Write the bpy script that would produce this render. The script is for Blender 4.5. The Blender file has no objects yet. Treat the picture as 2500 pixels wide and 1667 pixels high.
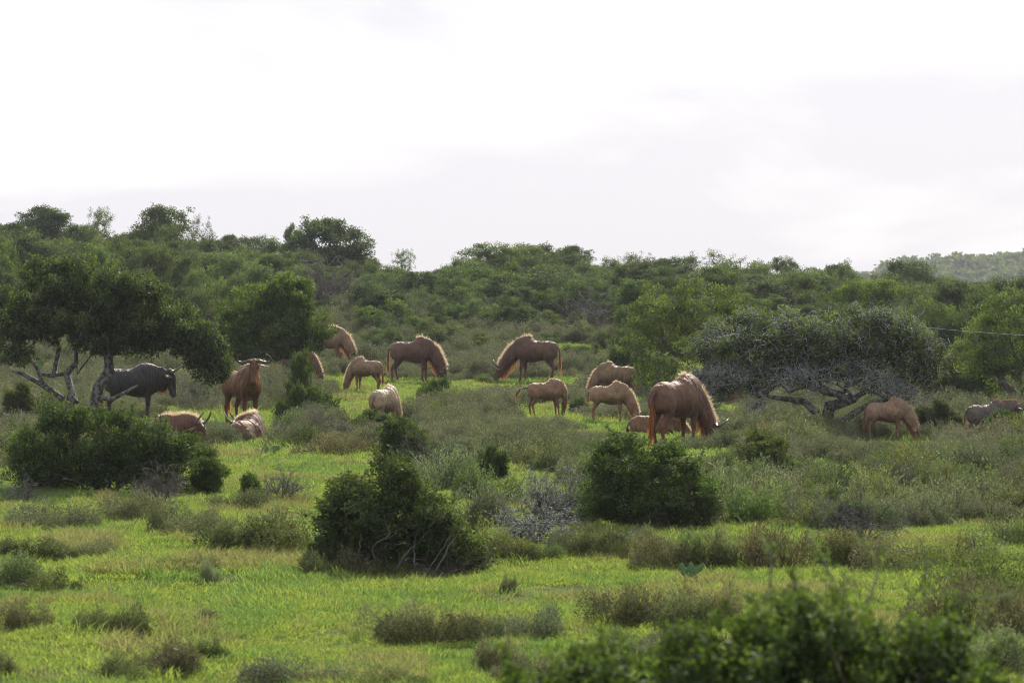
import bpy, math, random
import numpy as np
from mathutils import Vector

rng = np.random.default_rng(11)
random.seed(11)
scene = bpy.context.scene
COL = scene.collection
R = math.radians

# ------------------------------------------------------------------ camera, sky, sun, exposure
CAM_H = 2.5
F = 7090.0            # focal length in pixels of the 2500 px wide photograph
HOR = 759.0           # row of the eye level
PITCH = math.atan((833.5 - HOR) / F)
cam_data = bpy.data.cameras.new('camera')
cam = bpy.data.objects.new('camera', cam_data)
COL.objects.link(cam)
cam_data.sensor_width = 36.0
cam_data.lens = 36.0 * F / 2500.0
cam_data.clip_start = 0.5
cam_data.clip_end = 6000
cam.location = (0, 0, CAM_H)
cam.rotation_euler = (R(90) - PITCH, 0, 0)
cam_data.dof.use_dof = True
cam_data.dof.focus_distance = 54
cam_data.dof.aperture_fstop = 5.0
scene.camera = cam

SUN_EL, SUN_AZ = R(38), R(14)      # azimuth measured from +Y (view direction) towards +X
world = bpy.data.worlds.new('World')
scene.world = world
world.use_nodes = True
wn, wl = world.node_tree.nodes, world.node_tree.links
wn.clear()
w_out = wn.new('ShaderNodeOutputWorld')
w_bg = wn.new('ShaderNodeBackground')
w_bg.inputs['Strength'].default_value = 0.1
sky = wn.new('ShaderNodeTexSky')
sky.sky_type = 'NISHITA'
sky.sun_disc = False
sky.sun_elevation = SUN_EL
sky.sun_rotation = SUN_AZ
sky.air_density = 1.0
sky.dust_density = 2.0
tc = wn.new('ShaderNodeTexCoord')
mp = wn.new('ShaderNodeMapping')
mp.inputs['Scale'].default_value = (1.0, 1.0, 3.2)
mp.inputs['Location'].default_value = (0.35, 0.1, 0.9)
n1 = wn.new('ShaderNodeTexNoise'); n1.inputs['Scale'].default_value = 7.0
n1.inputs['Detail'].default_value = 5; n1.inputs['Roughness'].default_value = 0.5
n1.inputs['Distortion'].default_value = 0.4
r1 = wn.new('ShaderNodeValToRGB')
r1.color_ramp.elements[0].position = 0.44; r1.color_ramp.elements[0].color = (5.75, 5.7, 6.15, 1)
r1.color_ramp.elements[1].position = 0.58; r1.color_ramp.elements[1].color = (7.0, 6.9, 7.05, 1)
wmix = wn.new('ShaderNodeMixRGB'); wmix.inputs['Fac'].default_value = 0.93
wl.new(tc.outputs['Generated'], mp.inputs['Vector'])
wl.new(mp.outputs['Vector'], n1.inputs['Vector'])
wl.new(n1.outputs['Fac'], r1.inputs['Fac'])
wl.new(sky.outputs['Color'], wmix.inputs['Color1'])
wl.new(r1.outputs['Color'], wmix.inputs['Color2'])
wl.new(wmix.outputs['Color'], w_bg.inputs['Color'])
wl.new(w_bg.outputs['Background'], w_out.inputs['Surface'])

sun_data = bpy.data.lights.new('sun', 'SUN')
sun_data.energy = 4.8
sun_data.angle = R(1.5)
sun_data.color = (1.0, 0.93, 0.82)
sun = bpy.data.objects.new('sun', sun_data)
COL.objects.link(sun)
to_sun = Vector((math.sin(SUN_AZ) * math.cos(SUN_EL), math.cos(SUN_AZ) * math.cos(SUN_EL), math.sin(SUN_EL)))
sun.rotation_euler = to_sun.to_track_quat('Z', 'Y').to_euler()
sun.location = (10, 40, 60)

vs = scene.view_settings
vs.view_transform = 'Standard'; vs.look = 'None'
vs.exposure = 0.6; vs.gamma = 1.0; vs.use_curve_mapping = False
cy = scene.cycles
cy.max_bounces = 7; cy.diffuse_bounces = 4; cy.glossy_bounces = 2
cy.transmission_bounces = 5; cy.transparent_max_bounces = 4; cy.volume_bounces = 0
cy.sample_clamp_indirect = 6.0
HAZE = .00025
cy.use_denoising = True
cy.denoising_prefilter = 'NONE'
cy.use_adaptive_sampling = False
cy.filter_width = 1.05

# ------------------------------------------------------------------ helpers
def setp(o, label=None, cat=None, group=None, kind=None):
    if label: o['label'] = label
    if cat: o['category'] = cat
    if group: o['group'] = group
    if kind: o['kind'] = kind
    return o

def empty(name, loc=(0, 0, 0), rz=0.0):
    o = bpy.data.objects.new(name, None)
    COL.objects.link(o)
    o.location = loc; o.rotation_euler = (0, 0, rz); o.empty_display_size = 0.2
    return o

def link_mesh(name, me, parent=None, mat=None):
    o = bpy.data.objects.new(name, me)
    COL.objects.link(o)
    if mat is not None and len(me.materials) == 0: me.materials.append(mat)
    if parent is not None: o.parent = parent
    return o

def np_mesh(name, V, faces, attrs=None, smooth=False):
    """faces: list of int arrays (n,k); attrs: dict name -> per-vertex floats"""
    V = np.asarray(V, dtype=np.float32)
    me = bpy.data.meshes.new(name)
    me.vertices.add(len(V))
    me.vertices.foreach_set('co', V.ravel())
    fl = [np.asarray(f, dtype=np.int32) for f in faces if len(f)]
    loops = np.concatenate([f.ravel() for f in fl])
    counts = np.concatenate([np.full(len(f), f.shape[1], dtype=np.int32) for f in fl])
    starts = np.concatenate([[0], np.cumsum(counts)[:-1]]).astype(np.int32)
    me.loops.add(len(loops)); me.loops.foreach_set('vertex_index', loops)
    me.polygons.add(len(counts)); me.polygons.foreach_set('loop_start', starts)
    if smooth: me.polygons.foreach_set('use_smooth', np.ones(len(counts), dtype=bool))
    for k, a in (attrs or {}).items():
        at = me.attributes.new(k, 'FLOAT', 'POINT')
        at.data.foreach_set('value', np.asarray(a, dtype=np.float32))
    me.update(calc_edges=True)
    return me

class Geo:
    """collects vertices / faces of one part"""
    def __init__(s): s.V = []; s.Q = []; s.T = []; s.A = []; s.n = 0
    def add(s, V, quads=None, tris=None, a=0.0):
        V = np.asarray(V, dtype=float).reshape(-1, 3)
        s.V.append(V)
        if quads is not None and len(quads): s.Q.append(np.asarray(quads) + s.n)
        if tris is not None and len(tris): s.T.append(np.asarray(tris) + s.n)
        s.A.append(np.broadcast_to(np.asarray(a, dtype=float), (len(V),)))
        s.n += len(V)
    def mesh(s, name, attr='tint', smooth=False):
        f = []
        if s.Q: f.append(np.concatenate(s.Q))
        if s.T: f.append(np.concatenate(s.T))
        return np_mesh(name, np.concatenate(s.V), f, {attr: np.concatenate(s.A)}, smooth)

def unit(v):
    v = np.asarray(v, dtype=float)
    return v / np.maximum(np.linalg.norm(v, axis=-1, keepdims=True), 1e-9)

def tube(g, pts, radii, sides=6, a=0.0, cap=True):
    pts = np.asarray(pts, dtype=float); n = len(pts)
    if n > 3 and np.max(radii) > .03: radii = np.broadcast_to(np.asarray(radii, dtype=float), (n,)) * (1 + .14 * np.sin(np.arange(n) * 1.9 + n))
    tan = unit(np.gradient(pts, axis=0))
    ref = np.array([0.31, 0.17, 0.93]) if abs(tan[0][2]) < 0.8 else np.array([0.9, 0.3, 0.1])
    s1 = unit(np.cross(tan, ref)); s2 = np.cross(tan, s1)
    th = np.arange(sides) * 2 * math.pi / sides
    r = np.broadcast_to(np.asarray(radii, dtype=float), (n,))[:, None, None]
    ring = pts[:, None, :] + r * (np.cos(th)[None, :, None] * s1[:, None, :] + np.sin(th)[None, :, None] * s2[:, None, :])
    V = ring.reshape(-1, 3)
    i = np.arange(n - 1)[:, None] * sides; j = np.arange(sides)[None, :]; k = (j + 1) % sides
    Q = np.stack([i + j, i + k, i + sides + k, i + sides + j], -1).reshape(-1, 4)
    T = []
    if cap:
        V = np.vstack([V, pts[-1] + tan[-1] * float(np.broadcast_to(radii, (n,))[-1])])
        T = [[(n - 1) * sides + q, (n - 1) * sides + (q + 1) % sides, n * sides] for q in range(sides)]
    g.add(V, Q, T, a)

def leaves(g, P, D, L, W, tint, Nn=None):
    """diamond leaves: base P, direction D, length L, half width W"""
    n = len(P)
    if Nn is not None:
        Nn = unit(Nn); D = unit(D * .55 + unit(np.cross(Nn, rng.normal(size=(n, 3))))); S = unit(np.cross(D, Nn))
    else:
        D = unit(D); S = unit(np.cross(D, unit(rng.normal(size=(n, 3)))))
    L = np.broadcast_to(L, (n,))[:, None]; W = np.broadcast_to(W, (n,))[:, None]
    V = np.stack([P, P + D * L * 0.5 + S * W, P + D * L, P + D * L * 0.5 - S * W], 1).reshape(-1, 3)
    Q = np.arange(n * 4).reshape(-1, 4)
    g.add(V, Q, None, np.repeat(np.broadcast_to(tint, (n,)), 4))

# smooth 2-D noise for terrain and planting
_tab = np.random.default_rng(5).random((64, 64))
def vnoise(x, y):
    x = np.asarray(x, dtype=float); y = np.asarray(y, dtype=float)
    xi = np.floor(x).astype(int); yi = np.floor(y).astype(int)
    fx = x - xi; fy = y - yi
    fx = fx * fx * (3 - 2 * fx); fy = fy * fy * (3 - 2 * fy)
    g = lambda a, b: _tab[a % 64, b % 64]
    return (g(xi, yi) * (1 - fx) * (1 - fy) + g(xi + 1, yi) * fx * (1 - fy) + g(xi, yi + 1) * (1 - fx) * fy + g(xi + 1, yi + 1) * fx * fy)

def sstep(a, b, x):
    t = np.clip((np.asarray(x, dtype=float) - a) / (b - a), 0, 1)
    return t * t * (3 - 2 * t)

def terrain(x, y):
    x = np.asarray(x, dtype=float); y = np.asarray(y, dtype=float)
    rise = 3.5 + 1.5 * sstep(2, 26, -x) - 1.3 * sstep(2, 28, x)
    z = rise * (0.78 * sstep(84, 142, y) + 0.22 * sstep(120, 190, y))
    z = z * (1 - sstep(215, 420, y))
    near = 1 - sstep(150, 260, y)
    z = z + near * (0.16 * (vnoise(x * .21 + 3, y * .16 + 8) - .5) + 0.11 * (vnoise(x * 1.1, y * .9) - .5))
    z = z - 6.0 * sstep(260, 700, y)
    return z

def px_to_x(px, d): return (px - 1250.0) / F * d
def row_to_z(py, d): return CAM_H + (HOR - py) / F * d
def z_to_row(z, d): return HOR - (z - CAM_H) * F / d
def ground_at(px, py, dmax=210):
    """point where the sight line meets the terrain: first guess on flat land, then walk"""
    d = 12.0
    while d < dmax:
        x = px_to_x(px, d)
        if float(terrain(x, d)) >= row_to_z(py, d): break
        d += 0.25
    x = px_to_x(px, d)
    return x, d, float(terrain(x, d))
def on_ground(px, d):
    x = px_to_x(px, d)
    return x, d, float(terrain(x, d))

# ------------------------------------------------------------------ materials
def new_mat(name):
    m = bpy.data.materials.new(name); m.use_nodes = True
    m.node_tree.nodes.clear()
    return m, m.node_tree.nodes, m.node_tree.links

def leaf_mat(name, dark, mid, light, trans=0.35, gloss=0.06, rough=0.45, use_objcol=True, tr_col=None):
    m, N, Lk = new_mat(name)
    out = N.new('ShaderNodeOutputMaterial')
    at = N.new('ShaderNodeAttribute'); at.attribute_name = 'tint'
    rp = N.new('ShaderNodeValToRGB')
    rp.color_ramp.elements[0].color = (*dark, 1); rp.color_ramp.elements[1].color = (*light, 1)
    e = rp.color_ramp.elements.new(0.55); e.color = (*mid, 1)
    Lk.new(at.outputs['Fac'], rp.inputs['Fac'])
    col = rp.outputs['Color']
    if use_objcol:
        oi = N.new('ShaderNodeObjectInfo')
        mx = N.new('ShaderNodeMixRGB'); mx.blend_type = 'MULTIPLY'; mx.inputs['Fac'].default_value = 1
        Lk.new(col, mx.inputs['Color1']); Lk.new(oi.outputs['Color'], mx.inputs['Color2'])
        col = mx.outputs['Color']
    d = N.new('ShaderNodeBsdfDiffuse'); t = N.new('ShaderNodeBsdfTranslucent')
    g = N.new('ShaderNodeBsdfGlossy'); g.inputs['Roughness'].default_value = rough
    g.inputs['Color'].default_value = (1, 1, 1, 1)
    tm = N.new('ShaderNodeMixRGB'); tm.blend_type = 'MULTIPLY'; tm.inputs['Fac'].default_value = 1
    tm.inputs['Color2'].default_value = (*(tr_col or (2.0, 2.1, 0.9)), 1)
    Lk.new(col, d.inputs['Color']); Lk.new(col, tm.inputs['Color1']); Lk.new(tm.outputs['Color'], t.inputs['Color'])
    m1 = N.new('ShaderNodeMixShader'); m1.inputs['Fac'].default_value = trans
    m2 = N.new('ShaderNodeMixShader'); m2.inputs['Fac'].default_value = gloss
    Lk.new(d.outputs[0], m1.inputs[1]); Lk.new(t.outputs[0], m1.inputs[2])
    Lk.new(m1.outputs[0], m2.inputs[1]); Lk.new(g.outputs[0], m2.inputs[2])
    Lk.new(m2.outputs[0], out.inputs['Surface'])
    return m

def bark_mat(name, c1, c2, lichen, amt=0.5, scale=14):
    m, N, Lk = new_mat(name)
    out = N.new('ShaderNodeOutputMaterial'); b = N.new('ShaderNodeBsdfPrincipled')
    b.inputs['Roughness'].default_value = 0.9
    tcn = N.new('ShaderNodeTexCoord')
    no = N.new('ShaderNodeTexNoise'); no.inputs['Scale'].default_value = scale; no.inputs['Detail'].default_value = 6
    rp = N.new('ShaderNodeValToRGB'); rp.color_ramp.elements[0].color = (*c1, 1); rp.color_ramp.elements[1].color = (*c2, 1)
    rp.color_ramp.elements[0].position = .3; rp.color_ramp.elements[1].position = .7
    n2 = N.new('ShaderNodeTexNoise'); n2.inputs['Scale'].default_value = scale * .45; n2.inputs['Detail'].default_value = 4
    r2 = N.new('ShaderNodeValToRGB'); r2.color_ramp.elements[0].position = .62 - amt * .35; r2.color_ramp.elements[1].position = .70 - amt * .3
    mx = N.new('ShaderNodeMixRGB'); mx.inputs['Color2'].default_value = (*lichen, 1)
    bp = N.new('ShaderNodeBump'); bp.inputs['Strength'].default_value = .6; bp.inputs['Distance'].default_value = .02
    Lk.new(tcn.outputs['Object'], no.inputs['Vector']); Lk.new(tcn.outputs['Object'], n2.inputs['Vector'])
    Lk.new(no.outputs['Fac'], rp.inputs['Fac']); Lk.new(n2.outputs['Fac'], r2.inputs['Fac'])
    Lk.new(r2.outputs['Color'], mx.inputs['Fac']); Lk.new(rp.outputs['Color'], mx.inputs['Color1'])
    Lk.new(mx.outputs['Color'], b.inputs['Base Color']); Lk.new(no.outputs['Fac'], bp.inputs['Height'])
    Lk.new(bp.outputs['Normal'], b.inputs['Normal']); Lk.new(b.outputs[0], out.inputs['Surface'])
    return m

M_DARK = leaf_mat('leaf_dark', (.024, .035, .016), (.054, .076, .027), (.105, .145, .040), trans=.34, gloss=.022, rough=.55, tr_col=(2.0, 2.05, .8))
M_MID = leaf_mat('leaf_mid', (.032, .048, .019), (.068, .094, .032), (.135, .18, .055), trans=.36, gloss=.02, rough=.55, tr_col=(2.0, 2.05, .8))
M_AIRY = leaf_mat('leaf_airy', (.035, .048, .022), (.06, .080, .032), (.12, .15, .06), trans=.38, gloss=.02)
M_HEATH = leaf_mat('leaf_heath', (.058, .066, .042), (.108, .120, .076), (.20, .215, .135), trans=.34, gloss=.02, tr_col=(1.6, 1.6, 1.1))
M_GRASS = leaf_mat('grass_blade', (.07, .105, .018), (.10, .165, .022), (.17, .21, .045), trans=.45, gloss=.02, use_objcol=False, tr_col=(2.2, 2.3, 1.0))
M_BARK = bark_mat('bark_grey', (.05, .045, .038), (.13, .12, .10), (.20, .205, .18), .4)
M_BARK_L = bark_mat('bark_lichen', (.022, .021, .018), (.070, .068, .060), (.15, .158, .148), .50, 26)
M_LICH = bark_mat('lichen_pale', (.075, .078, .075), (.17, .175, .17), (.28, .295, .29), .8, 22)
M_TWIG = bark_mat('twig_grey', (.06, .052, .046), (.115, .102, .092), (.16, .155, .148), .4, 8)
M_TWIG_D = bark_mat('twig_dark', (.032, .028, .024), (.07, .06, .054), (.12, .12, .115), .5, 8)
M_STEM = bark_mat('stem_brown', (.045, .034, .026), (.09, .07, .055), (.16, .15, .13), .3, 20)

def ground_mat():
    m, N, Lk = new_mat('ground_soil_turf')
    out = N.new('ShaderNodeOutputMaterial'); b = N.new('ShaderNodeBsdfPrincipled'); b.inputs['Roughness'].default_value = 1
    b.inputs['Specular IOR Level'].default_value = .1
    ge = N.new('ShaderNodeNewGeometry')
    no = N.new('ShaderNodeTexNoise'); no.inputs['Scale'].default_value = 1.3; no.inputs['Detail'].default_value = 8
    rp = N.new('ShaderNodeValToRGB')
    rp.color_ramp.elements[0].position = .35; rp.color_ramp.elements[0].color = (.050, .060, .022, 1)
    rp.color_ramp.elements[1].position = .62; rp.color_ramp.elements[1].color = (.085, .120, .022, 1)
    n2 = N.new('ShaderNodeTexNoise'); n2.inputs['Scale'].default_value = 22; n2.inputs['Detail'].default_value = 6
    bp = N.new('ShaderNodeBump'); bp.inputs['Strength'].default_value = .8; bp.inputs['Distance'].default_value = .05
    Lk.new(ge.outputs['Position'], no.inputs['Vector']); Lk.new(ge.outputs['Position'], n2.inputs['Vector'])
    Lk.new(no.outputs['Fac'], rp.inputs['Fac']); Lk.new(rp.outputs['Color'], b.inputs['Base Color'])
    Lk.new(n2.outputs['Fac'], bp.inputs['Height']); Lk.new(bp.outputs['Normal'], b.inputs['Normal'])
    Lk.new(b.outputs[0], out.inputs['Surface'])
    return m

# ------------------------------------------------------------------ ground and hill
def axis(parts):
    out = [np.array([parts[0][0]])]
    for a, b, s in parts: out.append(np.arange(a + s, b + s * .5, s))
    return np.concatenate(out)
gx = axis([(-2500, -600, 190), (-600, -100, 25), (-100, -30, 3.5), (-30, 30, .4), (30, 100, 3.5), (100, 600, 25), (600, 2500, 190)])
gy = axis([(-400, 0, 40), (0, 120, .4), (120, 240, 2), (240, 900, 20), (900, 4200, 150)])
GX, GY = np.meshgrid(gx, gy)
GV = np.stack([GX, GY, terrain(GX, GY)], -1).reshape(-1, 3)
nx, ny = len(gx), len(gy)
ii = (np.arange(ny - 1)[:, None] * nx + np.arange(nx - 1)[None, :]).ravel()
GQ = np.stack([ii, ii + 1, ii + nx + 1, ii + nx], -1)
ground = link_mesh('ground', np_mesh('ground', GV, [GQ], smooth=True), mat=ground_mat())
setp(ground, kind='structure')

def hill_h(x, y):
    # skyline of the distant hill rises from px 2000 to px 2500 and beyond
    px = x / y * F + 1250
    top = np.interp(px, [1850, 1990, 2060, 2130, 2200, 2290, 2380, 2460, 2560, 2800, 3600], [672, 656, 652, 646, 630, 612, 606, 600, 596, 585, 600])
    zt = CAM_H + (HOR - top) / F * 980 - 6.5
    prof = sstep(620, 980, y) * (1 - sstep(1050, 1500, y))
    side = sstep(40, 110, x) * (1 - sstep(600, 900, x))
    return -7 + (zt + 7) * prof * side + 3 * (vnoise(x * .02, y * .02) - .5) * prof
hx = np.arange(30, 950, 12.0); hy = np.arange(600, 1290, 15.0)
HX, HY = np.meshgrid(hx, hy)
HV = np.stack([HX, HY, hill_h(HX, HY)], -1).reshape(-1, 3)
ii = (np.arange(len(hy) - 1)[:, None] * len(hx) + np.arange(len(hx) - 1)[None, :]).ravel()
hm, N, Lk = new_mat('hill_scrub')
out = N.new('ShaderNodeOutputMaterial'); b = N.new('ShaderNodeBsdfDiffuse'); ge = N.new('ShaderNodeNewGeometry')
no = N.new('ShaderNodeTexNoise'); no.inputs['Scale'].default_value = .05; no.inputs['Detail'].default_value = 8
rp = N.new('ShaderNodeValToRGB'); rp.color_ramp.elements[0].position = .35; rp.color_ramp.elements[0].color = (.035, .05, .022, 1)
rp.color_ramp.elements[1].position = .7; rp.color_ramp.elements[1].color = (.10, .11, .05, 1)
Lk.new(ge.outputs['Position'], no.inputs['Vector']); Lk.new(no.outputs['Fac'], rp.inputs['Fac'])
Lk.new(rp.outputs['Color'], b.inputs['Color']); Lk.new(b.outputs[0], out.inputs['Surface'])
hill = link_mesh('hill', np_mesh('hill', HV, [np.stack([ii, ii + 1, ii + len(hx) + 1, ii + len(hx)], -1)], smooth=True), mat=hm)
setp(hill, kind='structure')

hz = Geo(); hz.add([(-1500, -60, -12), (1500, -60, -12), (1500, 1300, -12), (-1500, 1300, -12), (-1500, -60, 60), (1500, -60, 60), (1500, 1300, 60), (-1500, 1300, 60)],
       [[0, 3, 2, 1], [4, 5, 6, 7], [0, 1, 5, 4], [1, 2, 6, 5], [2, 3, 7, 6], [3, 0, 4, 7]])
mh, N, Lk = new_mat('haze_air')
out = N.new('ShaderNodeOutputMaterial'); pv = N.new('ShaderNodeVolumePrincipled')
pv.inputs['Color'].default_value = (.86, .9, 1.0, 1); pv.inputs['Density'].default_value = HAZE; pv.inputs['Anisotropy'].default_value = 0.0
Lk.new(pv.outputs[0], out.inputs['Volume'])
haze = link_mesh('haze', hz.mesh('haze'), mat=mh); setp(haze, kind='stuff')

# ------------------------------------------------------------------ scatter by geometry nodes (for the uncountable)
def scatter(name, meshes, P, rotz, scl, idx, tilt=None, cols=None):
    src = bpy.data.collections.new(name + '_kinds')
    for i, me in enumerate(meshes):
        o = bpy.data.objects.new('%s_%02d' % (name, i), me)
        if cols is not None: o.color = cols[i]
        src.objects.link(o)
    n = len(P)
    me = bpy.data.meshes.new(name)
    me.vertices.add(n); me.vertices.foreach_set('co', np.asarray(P, dtype=np.float32).ravel())
    rot = np.zeros((n, 3), dtype=np.float32); rot[:, 2] = rotz
    if tilt is not None: rot[:, 0] = tilt[:, 0]; rot[:, 1] = tilt[:, 1]
    a = me.attributes.new('rot', 'FLOAT_VECTOR', 'POINT'); a.data.foreach_set('vector', rot.ravel())
    s = np.asarray(scl, dtype=np.float32)
    if s.ndim == 1: s = np.repeat(s[:, None], 3, 1)
    a = me.attributes.new('scl', 'FLOAT_VECTOR', 'POINT'); a.data.foreach_set('vector', s.ravel())
    a = me.attributes.new('idx', 'INT', 'POINT'); a.data.foreach_set('value', np.asarray(idx, dtype=np.int32))
    me.update()
    o = bpy.data.objects.new(name, me); COL.objects.link(o)
    ng = bpy.data.node_groups.new(name + '_nodes', 'GeometryNodeTree')
    ng.interface.new_socket('Geometry', in_out='INPUT', socket_type='NodeSocketGeometry')
    ng.interface.new_socket('Geometry', in_out='OUTPUT', socket_type='NodeSocketGeometry')
    gi = ng.nodes.new('NodeGroupInput'); go = ng.nodes.new('NodeGroupOutput')
    ip = ng.nodes.new('GeometryNodeInstanceOnPoints')
    ci = ng.nodes.new('GeometryNodeCollectionInfo')
    ci.inputs['Collection'].default_value = src
    ci.inputs['Separate Children'].default_value = True
    ci.inputs['Reset Children'].default_value = True
    ip.inputs['Pick Instance'].default_value = True
    def na(nm, ty):
        x = ng.nodes.new('GeometryNodeInputNamedAttribute'); x.data_type = ty; x.inputs['Name'].default_value = nm
        return x.outputs['Attribute']
    L = ng.links
    L.new(gi.outputs[0], ip.inputs['Points']); L.new(ci.outputs[0], ip.inputs['Instance'])
    L.new(na('idx', 'INT'), ip.inputs['Instance Index']); L.new(na('scl', 'FLOAT_VECTOR'), ip.inputs['Scale'])
    e2r = ng.nodes.new('FunctionNodeEulerToRotation')
    L.new(na('rot', 'FLOAT_VECTOR'), e2r.inputs[0]); L.new(e2r.outputs[0], ip.inputs['Rotation'])
    L.new(ip.outputs[0], go.inputs[0])
    md = o.modifiers.new('scatter', 'NODES'); md.node_group = ng
    setp(o, kind='stuff')
    return o

# ------------------------------------------------------------------ plant generators
def grow_branches(g, root, targets, r_root, r_tip, jit=.12, sides=5, pref=0.55, upw=None, step=0.35):
    """join all targets to the root by nearest-node growth; radii by the number of twigs carried"""
    nodes = [np.asarray(q, dtype=float) for q in root]; par = [-1] + list(range(len(root) - 1)); plen = [0.0]
    for k in range(1, len(root)): plen.append(plen[-1] + np.linalg.norm(nodes[k] - nodes[k - 1]))
    order = np.argsort(np.linalg.norm(targets - nodes[-1], axis=1))
    leaf_ids = []
    for ti in order:
        t = targets[ti]
        A = np.array(nodes); d = np.linalg.norm(A - t, axis=1)
        cost = d + pref * np.array(plen) * .35
        cost[:max(1, len(root) - 2)] += 3.0
        k = int(np.argmin(cost)); dist = d[k]
        m = max(1, int(dist / step)); prev = k
        for s in range(1, m + 1):
            p = nodes[k] + (t - nodes[k]) * (s / m)
            if s < m: p = p + rng.normal(size=3) * jit * dist * .35 + np.array([0, 0, -.06 * dist * math.sin(math.pi * s / m)])
            nodes.append(p); par.append(prev); plen.append(plen[prev] + np.linalg.norm(p - nodes[prev])); prev = len(nodes) - 1
        leaf_ids.append(prev)
    n = len(nodes); w = np.zeros(n); w[leaf_ids] = 1
    for k in range(n - 1, 0, -1): w[par[k]] += w[k]
    rad = np.clip(r_root * (w / w[0]) ** 0.56, r_tip, r_root)
    children = [[] for _ in range(n)]
    for k in range(1, n): children[par[k]].append(k)
    for k in range(n): children[k].sort(key=lambda c: -w[c])
    stack = [0]
    starts = [(0, None)]
    while starts:
        s, p = starts.pop()
        chain = ([p] if p is not None else []) + [s]; cur = s
        while children[cur]:
            for c in children[cur][1:]: starts.append((c, cur))
            cur = children[cur][0]; chain.append(cur)
        P = np.array([nodes[c] for c in chain]); r = np.array([rad[c] for c in chain])
        if p is not None: r[0] = min(r[0], r[1] * 1.15)
        if len(P) >= 2: tube(g, P, r, sides if r[0] > .02 else 4, cap=False)
    return np.array(nodes), rad

def clump_centres(lumps, n, shell=.62, low=-.55, rough=.16):
    w = np.array([l[1][0] * l[1][1] * l[1][2] for l in lumps]) ** .67; w /= w.sum()
    C, O = [], []
    while len(C) < n:
        k = rng.choice(len(lumps), p=w); c, r = np.array(lumps[k][0]), np.array(lumps[k][1])
        u = unit(rng.normal(size=3))
        if u[2] < low: continue
        q = rng.uniform(shell, 1.0) if rng.random() < .8 else rng.uniform(.15, shell)
        bump = 1 + rough * math.sin(u[0] * 5.1 + k) * math.cos(u[1] * 4.3 + 2 * k) + rng.normal() * .04
        C.append(c + u * r * q * bump); O.append(u)
    return np.array(C), np.array(O)

def clothe(g, C, O, per, cr, L, W, up=.35, young=.25, spread=1.0):
    """leaves in clumps round the centres C"""
    n = len(C) * per
    ci = np.repeat(np.arange(len(C)), per)
    off = unit(rng.normal(size=(n, 3))) * (rng.random(n)[:, None] ** .5) * cr * rng.uniform(.65, 1.25, len(C))[ci][:, None]
    off[:, 2] *= .75
    P = C[ci] + off * spread
    D = unit(off) * .8 + O[ci] * .5 + rng.normal(size=(n, 3)) * .55 + np.array([0, 0, up])
    base = (rng.uniform(.12, .55, len(C)) + .26 * np.clip(O[:, 2], 0, 1))[ci]  # upward-facing clumps tinted lighter: sunlit crown tops put into the leaf colour
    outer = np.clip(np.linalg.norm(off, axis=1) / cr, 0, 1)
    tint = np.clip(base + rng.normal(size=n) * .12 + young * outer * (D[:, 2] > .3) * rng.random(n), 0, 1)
    l = L * rng.uniform(.65, 1.3, n)
    leaves(g, P, D, l, W * rng.uniform(.7, 1.2, n), tint, unit(off) * .7 + O[ci] * .5 + rng.normal(size=(n, 3)) * .42 + np.array([0, 0, .35]))

def tree_meshes(name, lumps, trunk, nclump, per, cr, L, W, r0, low=-.5, rough=.16, shell=.6, young=.25, rtip=.008, bare=0, up=.35, mainpts=60):
    C, O = clump_centres(lumps, nclump, shell, low, rough)
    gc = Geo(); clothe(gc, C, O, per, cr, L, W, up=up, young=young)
    gt = Geo()
    sel = C[rng.permutation(len(C))[:mainpts]]
    grow_branches(gt, trunk, sel - np.array([0, 0, cr * .3]), r0, rtip)
    return gc.mesh(name + '_crown'), gt.mesh(name + '_trunk', smooth=True)

def twig_shrub(name, w, h, n0=14, levels=4, r0=.018, seed=0, droop=0.0, tips=True, sides=3, curl=.5, tipL=.03):
    """bare, much-branched shrub"""
    g = Geo(); rs = np.random.default_rng(seed)
    segs = []
    def rec(p, d, L, r, lv):
        n = 4; pts = [p]
        for i in range(n):
            d = unit(d + rs.normal(size=3) * .26 * curl * 1.4 + np.array([0, 0, -droop * .1]))
            pts.append(pts[-1] + d * L / n)
        tube(g, pts, np.linspace(r, r * .6, n + 1), sides, cap=False)
        if lv == 0:
            segs.append((pts[-1], d)); return
        for q in range(rs.integers(2, 4) + (1 if lv > 2 else 0)):
            k = rs.integers(1, n + 1)
            dd = unit(d + rs.normal(size=3) * .85)
            rec(pts[k], dd, L * rs.uniform(.5, .75), max(r * .6, .0022), lv - 1)
    for i in range(n0):
        a = rs.uniform(0, 2 * math.pi); e = rs.uniform(.25, 1.35)
        d = np.array([math.cos(a) * math.cos(e) * w / h, math.sin(a) * math.cos(e) * w / h, math.sin(e)])
        L = .50 * h * np.linalg.norm(d) * rs.uniform(.7, 1.1)
        rec(np.array([rs.normal() * .05 * w, rs.normal() * .05 * w, 0]), unit(d), L, r0, levels - 1)
    V = np.concatenate(g.V)
    me = g.mesh(name, smooth=False)
    return me, segs

def sub(lumps, k, f=.42, seed=0):
    rs = np.random.default_rng(seed); out = []
    for c, r in lumps:
        c = np.array(c); r = np.array(r); out.append((tuple(c), tuple(r * .84)))
        for i in range(k):
            u = unit(rs.normal(size=3)); q = f * rs.uniform(.7, 1.3)
            out.append((tuple(c + u * r * (1 - q * .6)), tuple(r * q * np.array([1, 1, rs.uniform(.8, 1.1)]))))
    return out

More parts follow.
